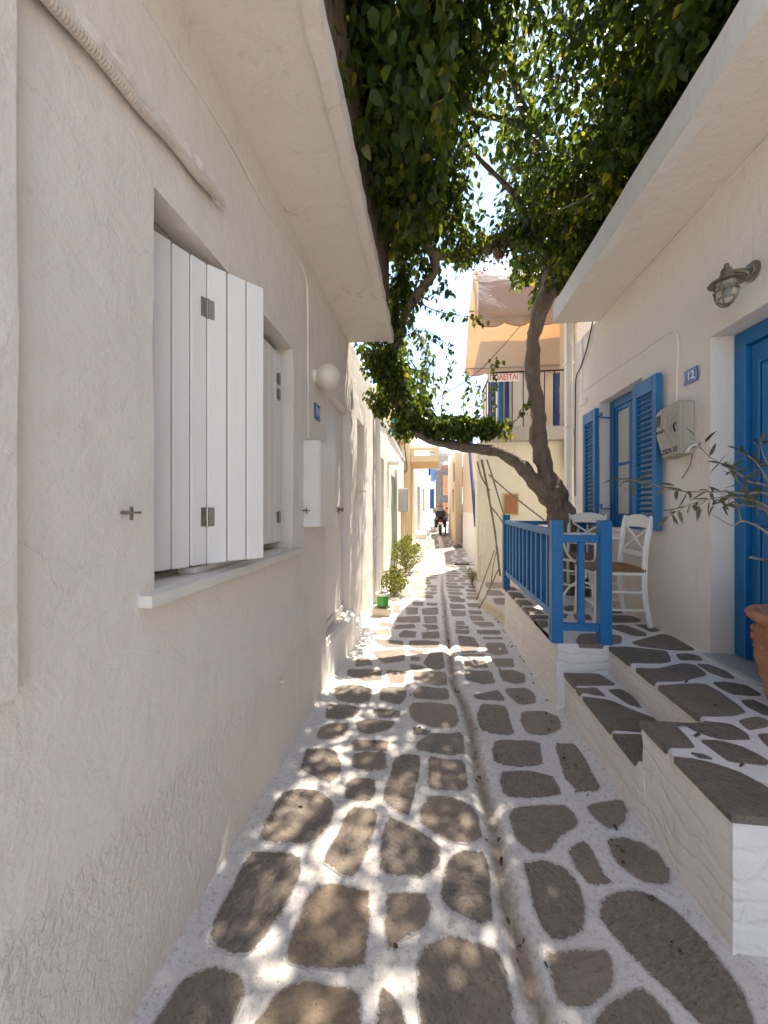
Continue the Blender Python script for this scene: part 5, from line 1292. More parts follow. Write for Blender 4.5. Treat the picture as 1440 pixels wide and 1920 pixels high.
# ================================================================ CREAM HOUSE WITH BALCONY AND AWNING
YC = 6.84
ch_ = thing('cream_house', 'cream house facing up the lane behind the tree, with concrete balcony', 'house', (2, 8, 0))
b = MB(); sheet(b, (.83, YC, .02), (1, 0, 0), (0, 0, 1), (0, -1, 0), 3.2, 2.52, step=.12, amp=.006, thick=.3); b.build('wall', 'cream', ch_, smooth=True)
b = MB(); b.prism([(.835, YC+.02), (4.6, YC+.02), (4.6, 9.2), (1.15, 9.2)], -.1, 2.53); b.build('side_wall', 'pale_cream', ch_)
b = MB(); b.box(1.32, 4.6, 7.75, 10, 2.53, 6.2); b.build('upper_wall', 'pale_cream', ch_)
bz0, bz1 = 2.53, 2.755
b = MB(); b.box(1.02, 2.36, 6.62, 8.2, bz0+.003, bz1, .012, seg=2); b.build('balcony_slab', 'concrete', ch_, smooth=True)
rb = MB(); X0b, X1b, zr = 1.04, 2.42, 3.68
rb.tube([(X0b, 6.66, zr), (X1b, 6.66, zr)], .014, 8, 1); rr = rb.build('balcony_rail', 'dark_metal', ch_)
rb = MB(); rb.tube([(X0b, 6.66, zr), (X0b, 7.8, zr)], .014, 8, 1); rb.build('balcony_rail', 'dark_metal', ch_)
for x in (X0b, 1.22, 1.38, 1.56, 1.74, 1.90, 2.06, 2.22, 2.36):
    rb = MB(); rb.tube([(x, 6.66, bz1), (x, 6.66, zr)], .009, 6, 1); rb.build('baluster', 'dark_metal', rr)
for y in (6.95, 7.25, 7.55):
    rb = MB(); rb.tube([(X0b, y, bz1), (X0b, y, zr)], .009, 6, 1); rb.build('baluster', 'dark_metal', rr)
louvre(7.9, 8.6, 2.78, 4.5, 1.27, 1.31, ch_, mat='navy', nl=20)
q = MB(); q.box(1.34, 1.42, 7.69, 7.74, 2.78, 4.5, .004); q.build('shutter', 'blue', ch_)
q = MB(); q.box(1.47, 1.54, 7.69, 7.74, 2.78, 4.5, .004); q.build('shutter', 'navy', ch_)
q = MB(); q.box(2.30, 2.48, 7.66, 7.74, 2.76, 4.9, .004); q.build('balcony_door', 'navy', ch_)
q = MB(); q.box(2.12, 2.29, 7.50, 7.748, 2.76, 5.2, .01); q.build('door_surround', 'sand', ch_)
q = MB(); sheet(q, (2.22, 6.60, bz1), (1, 0, 0), (0, 0, 1), (0, -1, 0), .30, 1.9, step=.06, amp=.014, f=8, thick=.3); q.build('old_pillar', 'oldwall', ch_, smooth=True)
q = MB(); q.box(2.36, 4.5, 6.5, 6.8, .1, 5.0); q.build('corner_wall', 'pale_cream', ch_)
q = MB(); q.box(2.26, 2.38, 6.60, 6.79, bz0-.45, bz0+.05, .02); q.build('broken_corner', 'oldwall', ch_)
# plaque
t = thing('wall_plaque', 'square red-brown plaque with ochre edge on the cream wall behind the railing', 'plaque', WY(958, 945, YC))
a_, c_ = WY(943, 966, YC-.012), WY(972.5, 925, YC-.012)
q = MB(); q.box(a_[0], c_[0], YC-.022, YC-.004, a_[2], c_[2], .002); q.build('surround', 'plaque_frame', t)
a_, c_ = WY(945.5, 963, YC), WY(970, 927.5, YC)
q = MB(); q.box(a_[0], c_[0], YC-.030, YC-.0222, a_[2], c_[2], .003); q.build('tile', 'plaque', t)
q = MB()
for i in range(9):
    x0 = random.uniform(a_[0]+.03, c_[0]-.03); z0 = random.uniform(a_[2]+.03, c_[2]-.03); q.tube([(x0, YC-.031, z0), (x0+random.uniform(-.02, .02), YC-.033, z0+random.uniform(-.05, .05))], .003, 4, 1)
q.build('relief', 'plaque', t)
t = thing('small_meter', 'narrow pale utility box low on the left end of the cream wall', 'utility box', WY(903, 1020, YC))
a_, c_ = WY(898, 1042, YC), WY(909, 983, YC); q = MB(); q.box(a_[0], c_[0], YC-.06, YC+.0, a_[2], c_[2], .006); q.build('case', 'cream', t)
q = MB(); q.tube([WY(903, 1042, YC-.02), WY(903, 1085, YC-.02)], .008, 6, 1); q.build('pipe', 'cable_white', t)
# for sale sign
sg = thing('sale_sign', 'white banner with red Greek capitals ΠΩΛΕΙΤΑΙ tied to the balcony rail', 'sign', WY(945, 708, 6.62))
a_, c_ = WY(916, 716.5, 6.62), WY(973.5, 699.5, 6.62)
q = MB(); q.box(a_[0], c_[0], 6.616, 6.622, a_[2], c_[2], .001); q.build('banner', 'sign_white', sg)
text_mesh('ΠΩΛΕΙΤΑΙ', (c_[2]-a_[2])*.92, 'lettering', 'red_ink', sg, frame_mtx(((a_[0]+c_[0])/2, 6.613, (a_[2]+c_[2])/2), (1, 0, 0), (0, 0, 1)) @ Matrix.Diagonal((.83, 1, 1, 1)), .001, .003)
# awning: a fabric hood on bowed hoops
aw = thing('awning', 'beige canvas balcony awning with scalloped valance, glowing orange underneath', 'awning', (1.6, 6.2, 4))
prof = [(5.42, 4.02), (5.50, 4.38), (5.66, 4.72), (5.92, 5.00), (6.25, 5.15), (6.58, 5.12), (6.88, 4.86), (7.12, 4.45), (7.30, 3.98)]
pp = [Vector((0, *p)) for p in prof]; fine = []
for i in range(len(pp)-1):
    p0, p1, p2, p3 = pp[max(i-1, 0)], pp[i], pp[i+1], pp[min(i+2, len(pp)-1)]
    for k in range(4):
        u = k/4; fine.append(.5*((2*p1)+(p2-p0)*u+(2*p0-5*p1+4*p2-p3)*u*u+(3*p1-p0-3*p2+p3)*u**3))
fine.append(pp[-1])
ax0, ax1 = .66, 2.5
q = MB(); cols = frange(ax0, ax1, .07); grid = []
for j, p in enumerate(fine):
    row = []
    for i, x in enumerate(cols):
        s_ = (x-ax0)/(ax1-ax0); ang = j/(len(fine)-1)
        # folds fan out from the left hoop ends
        f1 = math.sin((ang*26)+s_*7)*.012*(1-abs(2*ang-1)*.4)+.05*noise.noise((x*1.5+ang*5, ang*11, 2))*math.sin(math.pi*min(1, s_+.15))
        sag = -.05*math.sin(math.pi*s_)
        n_ = Vector((0, p.y-6.35, p.z-4.0)).normalized()
        xx = x-(.0 if s_ > 0 else 0)
        if i == 0: xx += .05*math.sin(math.pi*ang)
        row.append(q.bm.verts.new((xx, p.y+n_.y*(f1+sag), p.z+n_.z*(f1+sag))))
    grid.append(row)
for r0, r1 in zip(grid, grid[1:]):
    for k in range(len(cols)-1): q.bm.faces.new((r0[k], r0[k+1], r1[k+1], r1[k]))
q.build('canopy', 'awning', aw, smooth=True)
for (yy, zz, dy_) in [(5.42, 4.02, -.004), (7.30, 3.98, .004)]:
    q = MB(); xs_ = frange(ax0, ax1, .02); top = [q.bm.verts.new((x, yy+dy_, zz+.01)) for x in xs_]
    bot = [q.bm.verts.new((x, yy+dy_+.012*math.sin(x*21), zz-.075-.065*abs(math.sin((x-ax0)*math.pi/.36))**.8)) for x in xs_]
    for k in range(len(xs_)-1): q.bm.faces.new((top[k], top[k+1], bot[k+1], bot[k]))
    va_ = q.build('valance', 'awning', aw, smooth=True)
    q = MB(); q.tube([(x, yy+dy_-.003+.012*math.sin(x*21), zz-.075-.065*abs(math.sin((x-ax0)*math.pi/.36))**.8) for x in xs_], .005, 5, 1); q.build('piping', 'plaque', va_)
# left side flap
q = MB(); pr = [(5.42, 4.02), (5.50, 4.38), (5.66, 4.72), (5.80, 4.86)]; rows = []
for (y, z) in pr:
    rows.append([q.bm.verts.new((ax0-.004+.02*math.sin(k*2.1+z*9), y+.22*k/6*(1-(z-4.02)*.5), z-.03*k/6)) for k in range(7)])
for r0, r1 in zip(rows, rows[1:]):
    for k in range(6): q.bm.faces.new((r0[k], r0[k+1], r1[k+1], r1[k]))
q.build('side_flap', 'awning', aw, smooth=True)
for j in (0, 8, 16, 24, 32):
    p = fine[j]; c = Vector((0, 6.35, 3.95)); n_ = (p-c).normalized(); p = p-n_*.03
    q = MB(); q.tube([(ax0+.01, p.y, p.z), (ax1, p.y, p.z)], .010, 6, 1); q.build('hoop_bar', 'steel', aw)
    if 0 < j < 32:
        q = MB(); q.tube([(x, fine[j].y+(fine[j]-c).normalized().y*.012, fine[j].z+(fine[j]-c).normalized().z*.012-.05*math.sin(math.pi*(x-ax0)/(ax1-ax0))*1.0) for x in frange(ax0, ax1, .15)], .005, 5, 1); q.build('seam', 'awning', aw)
q = MB(); q.tube([WY(985, 600, 7.0), WY(905, 690, 6.6), WY(840, 735, 6.4), WY(780, 770, 6.2)], .006, 5, 2)
tag(q.build('guy_wire', 'dark_metal'), 'thin wire slanting down from the awning across the patch of sky', 'wire')
# louvred box above the right eave
t = thing('louvred_box', 'pale louvred ventilation box standing above the right eave beside the foliage', 'vent box', (1.95, 4.75, 4.4))
q = MB(); q.box(1.80, 2.35, 4.62, 4.95, 3.9, 4.72, .01); q.build('case', 'ac', t)
for i in range(14): q = MB(); q.box(1.83, 2.32, 4.60, 4.635, 3.95+i*.052, 3.985+i*.052, .002, rot=Matrix.Rotation(R(25), 3, 'X')); q.build('slat', 'ac', t)

# ================================================================ FAR LEFT
nh = thing('cream_terraced_house', 'sunlit cream house beyond the drainpipe on the left, with arched niche and teal door', 'house', (-2, 9, 0))
b = MB(); YA, YB = 5.56, 12.4
sheet(b, (-.80, YA, -.1), (0, 1, 0), (0, 0, 1), (1, 0, 0), YB-YA, 2.98, [(6.15-YA, 6.75-YA, .15, 2.35, .09), (8.15-YA, 8.95-YA, .12, 2.20, .12)], step=.15, amp=.008, thick=.2)
b.build('wall', 'pale_cream', nh, smooth=True)
b = MB(); b.box(-4, -1.0, YA, YB, -.1, 2.95); b.box(-1.01, -.93, YA, YB, -.1, 2.9); b.build('wall_core', 'pale_cream', nh)
b = MB(); b.box(-.84, -.77, YA, YB, 2.87, 2.93, .01); b.build('coping', 'white', nh)
b = MB(); b.box(-4, -1.3, YA+.4, 9.5, 2.9, 4.2); b.build('upper_wall', 'sand', nh)
q = MB(); q.box(-.93, -.90, 8.16, 8.94, .02, 2.19, .004); q.build('door', 'teal', nh)
q = MB(); q.box(-.82, -.74, 8.95, 9.2, 0, 2.3, .01); q.build('pilaster', 'pale_cream', nh)
q = MB()
for i in range(9):
    a0 = math.pi*i/8; 
q.prism([(-.90, 6.2), (-.885, 6.2), (-.885, 6.7), (-.90, 6.7)], 0.05, 2.2); q.build('niche_back', 'pale_cream', nh)
q = MB(); q.tube([(-.80, 7.4, 2.28), (-.60, 7.35, 2.26)], .05, 12, 1); q.build('waste_pipe', 'cable_white', nh, smooth=True)
q = MB(); q.tube([(-.79, 7.4, 2.25), (-.785, 7.35, 1.9), (-.785, 7.3, 1.4)], .006, 5, 2); q.build('stain_wire', 'dark_metal', nh)
dpl = thing('drainpipe', 'pale round drainpipe on the left where the two houses meet', 'drainpipe', (-.76, 5.62, 0))
q = MB(); q.tube([(-.755, 5.64, .0), (-.755, 5.64, 2.95)], .042, 14, 1); q.build('pipe', 'white', dpl, smooth=True)
for z_ in (.9, 2.0): q = MB(); q.tube([(-.755, 5.64, z_), (-.755, 5.64, z_+.04)], .048, 14, 1); q.build('collar', 'white', dpl, smooth=True)
cab = thing('electric_cabinet', 'grey metal cabinet on a stand against the sunlit left wall', 'cabinet', (-.68, 9.9, 1.3))
q = MB(); q.box(-.78, -.52, 9.6, 10.0, 1.29, 1.88, .008); q.build('case', 'grey_cabinet', cab)
q = MB(); q.box(-.76, -.54, 9.592, 9.602, 1.31, 1.86, .003); q.build('cabinet_door', 'grey_cabinet', cab)
q = MB(); q.box(-.72, -.62, 9.7, 9.9, .0, 1.29, .006); q.build('stand', 'oldwall', cab)
# paint tub on a brick
G1 = G(715, 1150, 0)
bk = thing('stone_block', 'rough brown stone block on the ground under the green tub', 'stone', (-.60, 5.0, 0))
q = MB(); q.box(-.74, -.50, 4.92, 5.12, 0, .105, .015, seg=2); 
for v in q.bm.verts: v.co += Vector((noise.noise(v.co*9), noise.noise(v.co*9+Vector((3, 0, 0))), noise.noise(v.co*9+Vector((0, 5, 0)))))*.014
q.build('block', 'curb', bk, smooth=True)
tub = thing('paint_tub', 'green and white plastic tub used as a plant pot beside the drainpipe', 'tub', (-.61, 5.02, .105))
q = MB(); q.lathe([(.0, .0), (.072, .0), (.083, .15), (.084, .155)], -.61, 5.02, .112, 24); q.build('tub_body', 'green_plastic', tub, smooth=True)
q = MB(); q.lathe([(.085, .145), (.092, .148), (.094, .178), (.088, .18), (.082, .17), (.08, .16)], -.61, 5.02, .112, 24); q.build('rim', 'white_paint', tub, smooth=True)
q = MB(); q.lathe([(.079, .16), (0, .165)], -.61, 5.02, .112, 16); q.build('soil', 'soil', tub)
q = MB(); q.lathe([(0, -.004), (.085, -.004), (.1, .008), (0, .006)], -.60, 5.02, .108, 18); q.build('saucer', 'bronze', tub, smooth=True)
q = MB()
for i in range(5):
    a = random.uniform(0, 6.28); q.tube([(-.61+.02*math.cos(a), 5.02+.02*math.sin(a), .27), (-.61+.05*math.cos(a), 5.02+.05*math.sin(a), .40), (-.60+.06*math.cos(a), 5.02+.06*math.sin(a), .46+.1*random.random())], .0025, 4, 2)
q.build('stem', 'shrub', tub)
def shrub(label, c, rx, ry, h, n, size=.045):
    t = thing('shrub', label, 'shrub', c)
    q = MB()
    for i in range(12):
        a = random.uniform(0, 6.28); e = random.uniform(.2, .9)
        q.tube([c, (c[0]+rx*.4*e*math.cos(a), c[1]+ry*.4*e*math.sin(a), c[2]+h*.5), (c[0]+rx*e*math.cos(a), c[1]+ry*e*math.sin(a), c[2]+h*random.uniform(.7, 1))], [.008, .005, .002], 5, 2)
    q.build('stem', 'twig', t)
    P = []
    while len(P) < n:
        p = rng.uniform(-1, 1, 3)
        if p[0]**2+p[1]**2+p[2]**2 > 1: continue
        z = (p[2]*.5+.5)
        w_ = (.6+.6*math.sin(math.pi*min(1, z*.9+.1)))
        q_ = (c[0]+p[0]*rx*w_, c[1]+p[1]*ry*w_, c[2]+z*h+.03)
        if noise.noise((q_[0]*7, q_[1]*7, q_[2]*7)) < -.10: continue
        P.append(q_)
    P = np.array(P); tp = rng.normal(size=(n, 3)); tp[:, 2] += .3
    leaf_cloud('foliage', P, rot_basis(tp, rng.normal(size=(n, 3))), rng.uniform(.6, 1.2, n)*size, 'shrub', 'shrub', t, stuff=True)
shrub('low sunlit green bush at the left wall just beyond the green tub', (-.56, 6.1, 0), .20, .28, .44, 1500)
shrub('taller bushy green plant at the left wall below the grey cabinet', (-.50, 8.3, 0), .30, .45, .78, 2600)
shrub('small dry weed at the foot of the cream wall corner', (.76, 7.0, 0), .10, .2, .32, 260, .03)
# yellow house with bracketed balcony
yh = thing('yellow_house', 'warm yellow house with a square balcony jutting over the lane', 'house', (-2, 14, 0))
b = MB(); b.box(-5, -.62, 12.42, 15.4, -.1, 5.4, .01); b.build('wall', 'yellow', yh)
b = MB(); b.box(-.618, .31, 12.55, 14.9, 2.88, 3.08, .01); b.build('balcony_slab', 'yellow', yh)
b = MB(); b.box(-.618, .31, 12.56, 12.64, 3.25, 3.36, .008); b.build('balcony_rail', 'yellow', yh)
b = MB(); b.box(.20, .309, 12.562, 12.638, 3.082, 3.248); b.build('balcony_post', 'yellow', yh)
b = MB(); b.box(-.617, -.50, 12.562, 12.638, 3.082, 3.248); b.build('balcony_post', 'yellow', yh)
q = MB(); q.box(-1.25, -.95, 12.38, 12.42, 3.15, 4.3, .004); q.build('shutter', 'teal', yh)
q = MB(); q.tube([(-.82, 12.38, 3.6), (-.74, 12.36, 2.9), (-.72, 12.36, 2.6), (-.85, 12.36, 2.5)], .014, 6, 3); q.build('cable', 'dark_metal', yh)
fp = thing('flower_pot', 'pink potted flowers on the coping of the sunlit left house', 'flower pot', (-.95, 11.4, 2.93))
q = MB(); q.lathe([(0, 0), (.09, 0), (.12, .2), (.10, .2), (0, .19)], -.93, 11.4, 2.92, 14); q.build('pot', 'terracotta', fp)
n = 260; P = np.array([-.93, 11.4, 3.4])+rng.normal(size=(n, 3))*np.array([.10, .16, .2]); tp = rng.normal(size=(n, 3)); tp[:, 2] += .5
leaf_cloud('foliage', P, rot_basis(tp, rng.normal(size=(n, 3))), rng.uniform(.06, .12, n), 'olive', 'shrub', fp)
n = 30; P = np.array([-.90, 11.35, 3.35])+rng.normal(size=(n, 3))*.10; leaf_cloud('blossom', P, rot_basis(rng.normal(size=(n, 3)), rng.normal(size=(n, 3))), np.full(n, .08), 'shrub', 'redpaint', fp, stuff=False)
# white houses along the bend
def facade(name, label, P0, P1, z1, depth, mat, wins, group=None):
    t = thing(name, label, 'house', ((P0[0]+P1[0])/2-1, (P0[1]+P1[1])/2, 0), group)
    d = Vector((P1[0]-P0[0], P1[1]-P0[1], 0)); ln = d.length; d.normalize(); nrm = Vector((d.y, -d.x, 0))
    b = MB(); holes = [(u0, u1, z0+.1, zz1+.1, .12) for (u0, u1, z0, zz1, mt) in wins]
    sheet(b, (P0[0], P0[1], -.1), d, (0, 0, 1), nrm, ln, z1+.1, holes, step=.4, amp=.01, thick=.2); b.build('wall', mat, t, smooth=True)
    b = MB(); o = Vector((P0[0], P0[1], 0))
    poly = [o-nrm*.2, o+d*ln-nrm*.2, o+d*ln-nrm*depth, o-nrm*depth]; b.prism([(p.x, p.y) for p in poly], -.1, z1-.01); b.build('wall_core', mat, t)
    for (u0, u1, z0, zz1, mt) in wins:
        b = MB(); p0 = o+d*u0-nrm*.10; p1 = o+d*u1-nrm*.10
        b.face([(p0.x, p0.y, z0), (p1.x, p1.y, z0), (p1.x, p1.y, zz1), (p0.x, p0.y, zz1)]); 
        r = bmesh.ops.extrude_face_region(b.bm, geom=list(b.bm.faces)); bmesh.ops.translate(b.bm, vec=-nrm*.04, verts=[v for v in r['geom'] if isinstance(v, bmesh.types.BMVert)])
        b.build('door' if z0 < .6 else 'window', mt, t)
    return t, o, d, nrm
w1, o1, d1_, n1_ = facade('white_house', 'white two-storey house beyond the yellow balcony with steps at its door', (-.60, 15.45), (.02, 21.5), 5.6, 4, 'white', [(1.0, 1.8, .35, 2.3, 'grey_cabinet'), (2.9, 3.6, 1.2, 2.3, 'grey_cabinet'), (5.0, 5.7, .4, 2.4, 'grey_cabinet')])
w2, o2, d2_, n2_ = facade('white_house', 'low white house at the bend with one open blue shutter', (.02, 21.55), (.42, 27.5), 3.3, 4, 'white', [(3.3, 4.3, 1.0, 2.4, 'grey_cabinet')])
p = o2+d2_*.25
q = MB(); q.bar((p.x+.0, p.y, 1.25), (p.x+.26, p.y+.05, 1.25), 2.4, .04); 
bmesh.ops.translate(q.bm, vec=(0, 0, .05), verts=q.bm.verts)
q2 = MB(); q2.box(p.x+.0, p.x+.24, p.y-.02, p.y+.02, 1.30, 2.42, .01); q.bm.free(); q2.build('shutter', 'navy', w2)
lnd = thing('laundry', 'pale blue cloths hanging from a line on the far white house', 'laundry', (.1, 20.5, 3))
for i, (x0, wd_, z0, z1_) in enumerate([(-.05, .10, 3.05, 3.75), (.06, .14, 2.75, 3.8), (.19, .10, 2.7, 3.75)]):
    q = MB(); rows = []
    for k in range(7):
        z = z1_+(z0-z1_)*k/6; rows.append([q.bm.verts.new((x0+wd_*j/5, 20.4+.03*math.sin(j*1.7+k*.4), z)) for j in range(6)])
    for r0, r1 in zip(rows, rows[1:]):
        for k in range(5): q.bm.faces.new((r0[k], r0[k+1], r1[k+1], r1[k]))
    q.build('cloth', 'laundry' if i else 'navy', lnd, smooth=True)
q = MB(); q.tube([(-.25, 20.4, 3.8), (.35, 20.4, 3.78)], .008, 4, 1); q.build('line', 'dark_metal', lnd)
stp = thing('door_steps', 'white doorsteps in front of the far white house', 'steps', (-.2, 17, 0))
for i, (x0, y0, x1_, y1_, z1_) in enumerate([(-.6, 15.8, -.12, 17.4, .30), (-.6, 17.45, .05, 19.2, .38), (-.3, 19.3, .22, 20.2, .42)]):
    q = MB(); q.box(x0, x1_, y0, y1_, 0, z1_, .02, seg=2); q.build('step', 'masonry', stp, smooth=True)
pp_ = thing('potted_tree', 'small round potted tree before the far white house', 'potted plant', (.40, 19.6, .16))
q = MB(); q.lathe([(0, 0), (.16, 0), (.2, .38), (.17, .38), (0, .36)], .36, 19.6, .16, 14); q.build('pot', 'white', pp_, smooth=True)
q = MB(); q.tube([(.36, 19.6, .5), (.35, 19.6, 1.0)], .02, 6, 1); q.build('trunk', 'bark', pp_)
for (zc, rr_, n) in ((.72, .15, 240), (1.2, .18, 380)):
    P = rng.normal(size=(n, 3)); P /= np.linalg.norm(P, axis=1, keepdims=True); P = P*rr_*rng.uniform(.4, 1, (n, 1))+np.array([.36, 19.6, zc]); leaf_cloud('foliage', P, rot_basis(rng.normal(size=(n, 3)), rng.normal(size=(n, 3))), np.full(n, .07), 'shrub', 'shrub', pp_)

# ================================================================ FAR END AND FAR RIGHT
sh = thing('stone_building', 'dark rubble-stone building closing the lane with ochre boarded openings', 'building', (1.5, 31, 0))
b = MB(); sheet(b, (.3, 30, 0), (1, 0, 0), (0, 0, 1), (0, -1, 0), 3, 4.25, step=.16, amp=.035, f=3.5, thick=.5); b.build('wall', 'rock', sh)
b = MB(); b.box(.35, 3.3, 30.2, 34, 0, 4.2); b.build('wall_core', 'rock', sh)
for (x0, x1_, z0, z1_) in [(1.02, 1.95, 2.30, 3.85), (1.02, 1.95, .9, 1.75)]:
    nb_ = 4
    for k in range(nb_): q = MB(); q.box(x0+(x1_-x0)*k/nb_+.006, x0+(x1_-x0)*(k+1)/nb_-.006, 29.9, 29.96, z0, z1_, .01); q.build('board', 'orange', sh)
b = MB(); b.box(.9, 3.2, 30.5, 33, 4.2, 4.7); b.build('roof', 'roof_red', sh)
b = MB(); b.box(1.2, 2.6, 33, 36, 4.1, 5.2); tag(b.build('white_chimney_house', 'white'), 'tiny white block rising behind the dark stone building', 'house')

def stair_house(name, label, x0, x1_, y0, y1_, z1_, mat, wins):
    t = thing(name, label, 'house', ((x0+x1_)/2, (y0+y1_)/2, 0))
    b = MB(); sheet(b, (x0, y0, 0), (0, 1, 0), (0, 0, 1), (-1, 0, 0), y1_-y0, z1_, [(w_[0]-y0, w_[1]-y0, w_[2], w_[3], .1) for w_ in wins], step=.3, amp=.008, thick=.15); b.build('wall', mat, t, smooth=True)
    b = MB(); b.box(x0+.12, x1_, y0+.002, y1_-.002, 0, z1_-.01); b.build('wall_core', mat, t)
    for w_ in wins: b = MB(); b.box(x0+.05, x0+.09, w_[0], w_[1], w_[2], w_[3]); b.build('shutter', w_[4], t)
    return t
sC = stair_house('narrow_cream_house', 'narrow cream house on the far right with grey-blue shutters and outside stair', .93, 1.16, 13.9, 19.5, 3.35, 'sand', [(14.6, 15.8, 1.2, 2.1, 'grey_cabinet'), (14.4, 15.4, 2.4, 3.1, 'teal')])
b = MB(); b.box(.94, 2.6, 17, 19.5, 3.35, 3.9); b.build('upper_wall', 'white', sC)
# outside stair
stA = thing('outside_stair', 'pale outside stair climbing the right side with blue handrail', 'stairs', (1.3, 13.6, 0))
for i in range(11):
    y0 = 13.5+i*.30; q = MB(); q.box(1.165, 1.55, y0, 18, .05 if i == 0 else .05+.2*i-.02, .05+.2*(i+1), .01); q.build('stair_tread', 'white', stA)
q = MB(); q.bar((1.175, 13.35, 1.15), (1.18, 16.4, 3.35), .05, .07); q.build('handrail', 'lightblue', stA)
q = MB(); q.box(1.135, 1.165, 13.3, 13.9, .15, 1.15, .004); q.build('stair_gate', 'navy', stA)
q = MB(); q.box(1.13, 1.16, 13.92, 16.6, .1, 1.0, .006); q.build('stair_cheek', 'sand', stA)
# geraniums
for (x, y, z, lab) in [(1.42, 17.0, 2.25, 'clay pot of red geraniums on the upper stair'), (1.40, 14.2, .85, 'tall leafy potted plant on the lower stair')]:
    t = thing('flower_pot', lab, 'flower pot', (x, y, z))
    q = MB(); q.lathe([(0, 0), (.11, 0), (.15, .26), (.12, .26), (0, .25)], x, y, z-.0, 14); q.build('pot', 'roof_red' if 'red' in lab else 'black_plastic', t, smooth=True)
    n = 420; P = np.array([x, y, z+.55 if 'red' in lab else z+.75])+rng.normal(size=(n, 3))*np.array([.08, .1, .14 if 'red' in lab else .25]); leaf_cloud('foliage', P, rot_basis(rng.normal(size=(n, 3)), rng.normal(size=(n, 3))), np.full(n, .07), 'shrub', 'shrub', t)
    if 'red' in lab:
        n = 40; P = np.array([x, y-.1, z+.86])+rng.normal(size=(n, 3))*np.array([.07, .05, .07]); leaf_cloud('blossom', P, rot_basis(rng.normal(size=(n, 3)), rng.normal(size=(n, 3))), np.full(n, .07), 'shrub', 'geranium', t, stuff=False)
# second stair wall with dark blue railing, nearer
sB = thing('stair_wall', 'sandy stair wall on the right with a dark blue baluster railing above', 'wall', (1.2, 11, 0))
b = MB(); b.prism([(1.10, 9.45), (1.36, 9.45), (1.36, 13.0), (1.10, 13.0)], -.05, 1.25); b.build('base', 'white', sB)
b = MB(); b.box(1.105, 1.355, 10.7, 12.99, 1.24, 3.1, .012); b.box(1.105, 1.355, 9.9, 10.69, 1.24, 2.1, .012); b.build('wall', 'sand', sB)
q = MB(); q.bar((1.085, 9.42, 1.48), (1.085, 10.9, 3.62), .03, .07); hr = q.build('handrail', 'navy', sB)
q = MB(); q.bar((1.085, 9.42, .95), (1.085, 10.9, 3.10), .03, .06); q.build('handrail', 'navy', sB)
for i in range(13):
    k = (i+.5)/13; q = MB(); q.bar((1.085, 9.42+1.48*k, .96+2.15*k), (1.085, 9.42+1.48*k, 1.48+2.14*k), .02, .03); q.build('baluster', 'navy', sB)
q = MB(); q.box(1.10, 1.24, 11.2, 11.26, 3.1, 3.9, .01); q.build('gate', 'navy', sB)
b = MB(); b.box(1.56, 3.2, 12, 16, 0, 3.3); b.build('far_wall', 'sand', sB)
# concrete drain cover and boulder
q = MB(); q.box(.62, .98, 9.5, 9.72, 0, .022, .004); tag(q.build('drain_cover', 'dark_metal'), 'dark iron drain cover in the shaded part of the lane', 'drain cover')
q = MB(); q.sphere((.92, 13.1, .08), .14, 12, 8, (1, 1.2, .7))
for v in q.bm.verts: v.co += Vector((noise.noise(v.co*6), noise.noise(v.co*6+Vector((3, 0, 0))), 0))*.04
tag(q.build('boulder', 'rock', smooth=True), 'brown boulder against the corner of the narrow cream house', 'boulder')
q = MB(); q.sphere((.93, 4.84, .09), .055, 10, 7, (1, 1.2, .7))
for v in q.bm.verts: v.co += Vector((noise.noise(v.co*16), noise.noise(v.co*16+Vector((3, 0, 0))), 0))*.02
tag(q.build('loose_stone', 'rock', smooth=True), 'dark loose stone at the end of the terrace wall', 'stone')
# motorcycle seen from behind
X, Y, Z = .50, 17.6, float(base_z(np.array(17.6)))
mt = thing('motorcycle', 'black motorcycle with grey-covered top box parked at the far end of the lane', 'motorcycle', (X, Y, Z))
def wheel(x, y, z, r, w_, par, nm='wheel'):
    q = MB(); q.tube([(x, y+r*math.cos(a*math.pi/12), z+r*math.sin(a*math.pi/12)) for a in range(25)], w_, 8, 1, caps=False); wh = q.build(nm, 'rubber', par, smooth=True)
    q = MB(); q.tube([(x-.03, y, z), (x+.03, y, z)], .05, 10, 1)
    for k in range(6):
        a = k*math.pi/3; q.tube([(x, y, z), (x, y+r*.9*math.cos(a), z+r*.9*math.sin(a))], .010, 4, 1)
    q.build('rim', 'steel', wh)
wheel(X, Y, Z+.30, .25, .055, mt); wheel(X, Y+1.3, Z+.30, .25, .05, mt)
q = MB(); q.box(X-.16, X+.16, Y-.05, Y+.9, Z+.50, Z+.78, .06, seg=2); q.build('body', 'black_plastic', mt, smooth=True)
q = MB(); q.box(X-.14, X+.14, Y-.02, Y+.7, Z+.78, Z+.86, .03, seg=2); q.build('seat', 'black_plastic', mt, smooth=True)
q = MB(); q.box(X-.22, X+.22, Y-.32, Y+.06, Z+.84, Z+1.12, .06, seg=2); q.build('top_box', 'black_plastic', mt, smooth=True)
q = MB(); q.sphere((X-.02, Y-.1, Z+1.13), .19, 14, 8, (1.1, 1, .8)); q.build('box_cover', 'grey_cloth', mt, smooth=True)
q = MB(); q.sphere((X-.02, Y-.05, Z+1.32), .14, 12, 8, (1, 1, .9)); q.build('helmet', 'roof_red', mt, smooth=True)
q = MB(); q.box(X-.09, X+.09, Y-.26, Y-.25, Z+.50, Z+.62); q.build('licence_plate', 'sign_white', mt)
q = MB(); q.box(X-.08, X+.08, Y-.27, Y-.2, Z+.68, Z+.73, .01); q.build('tail_light', 'redpaint', mt)
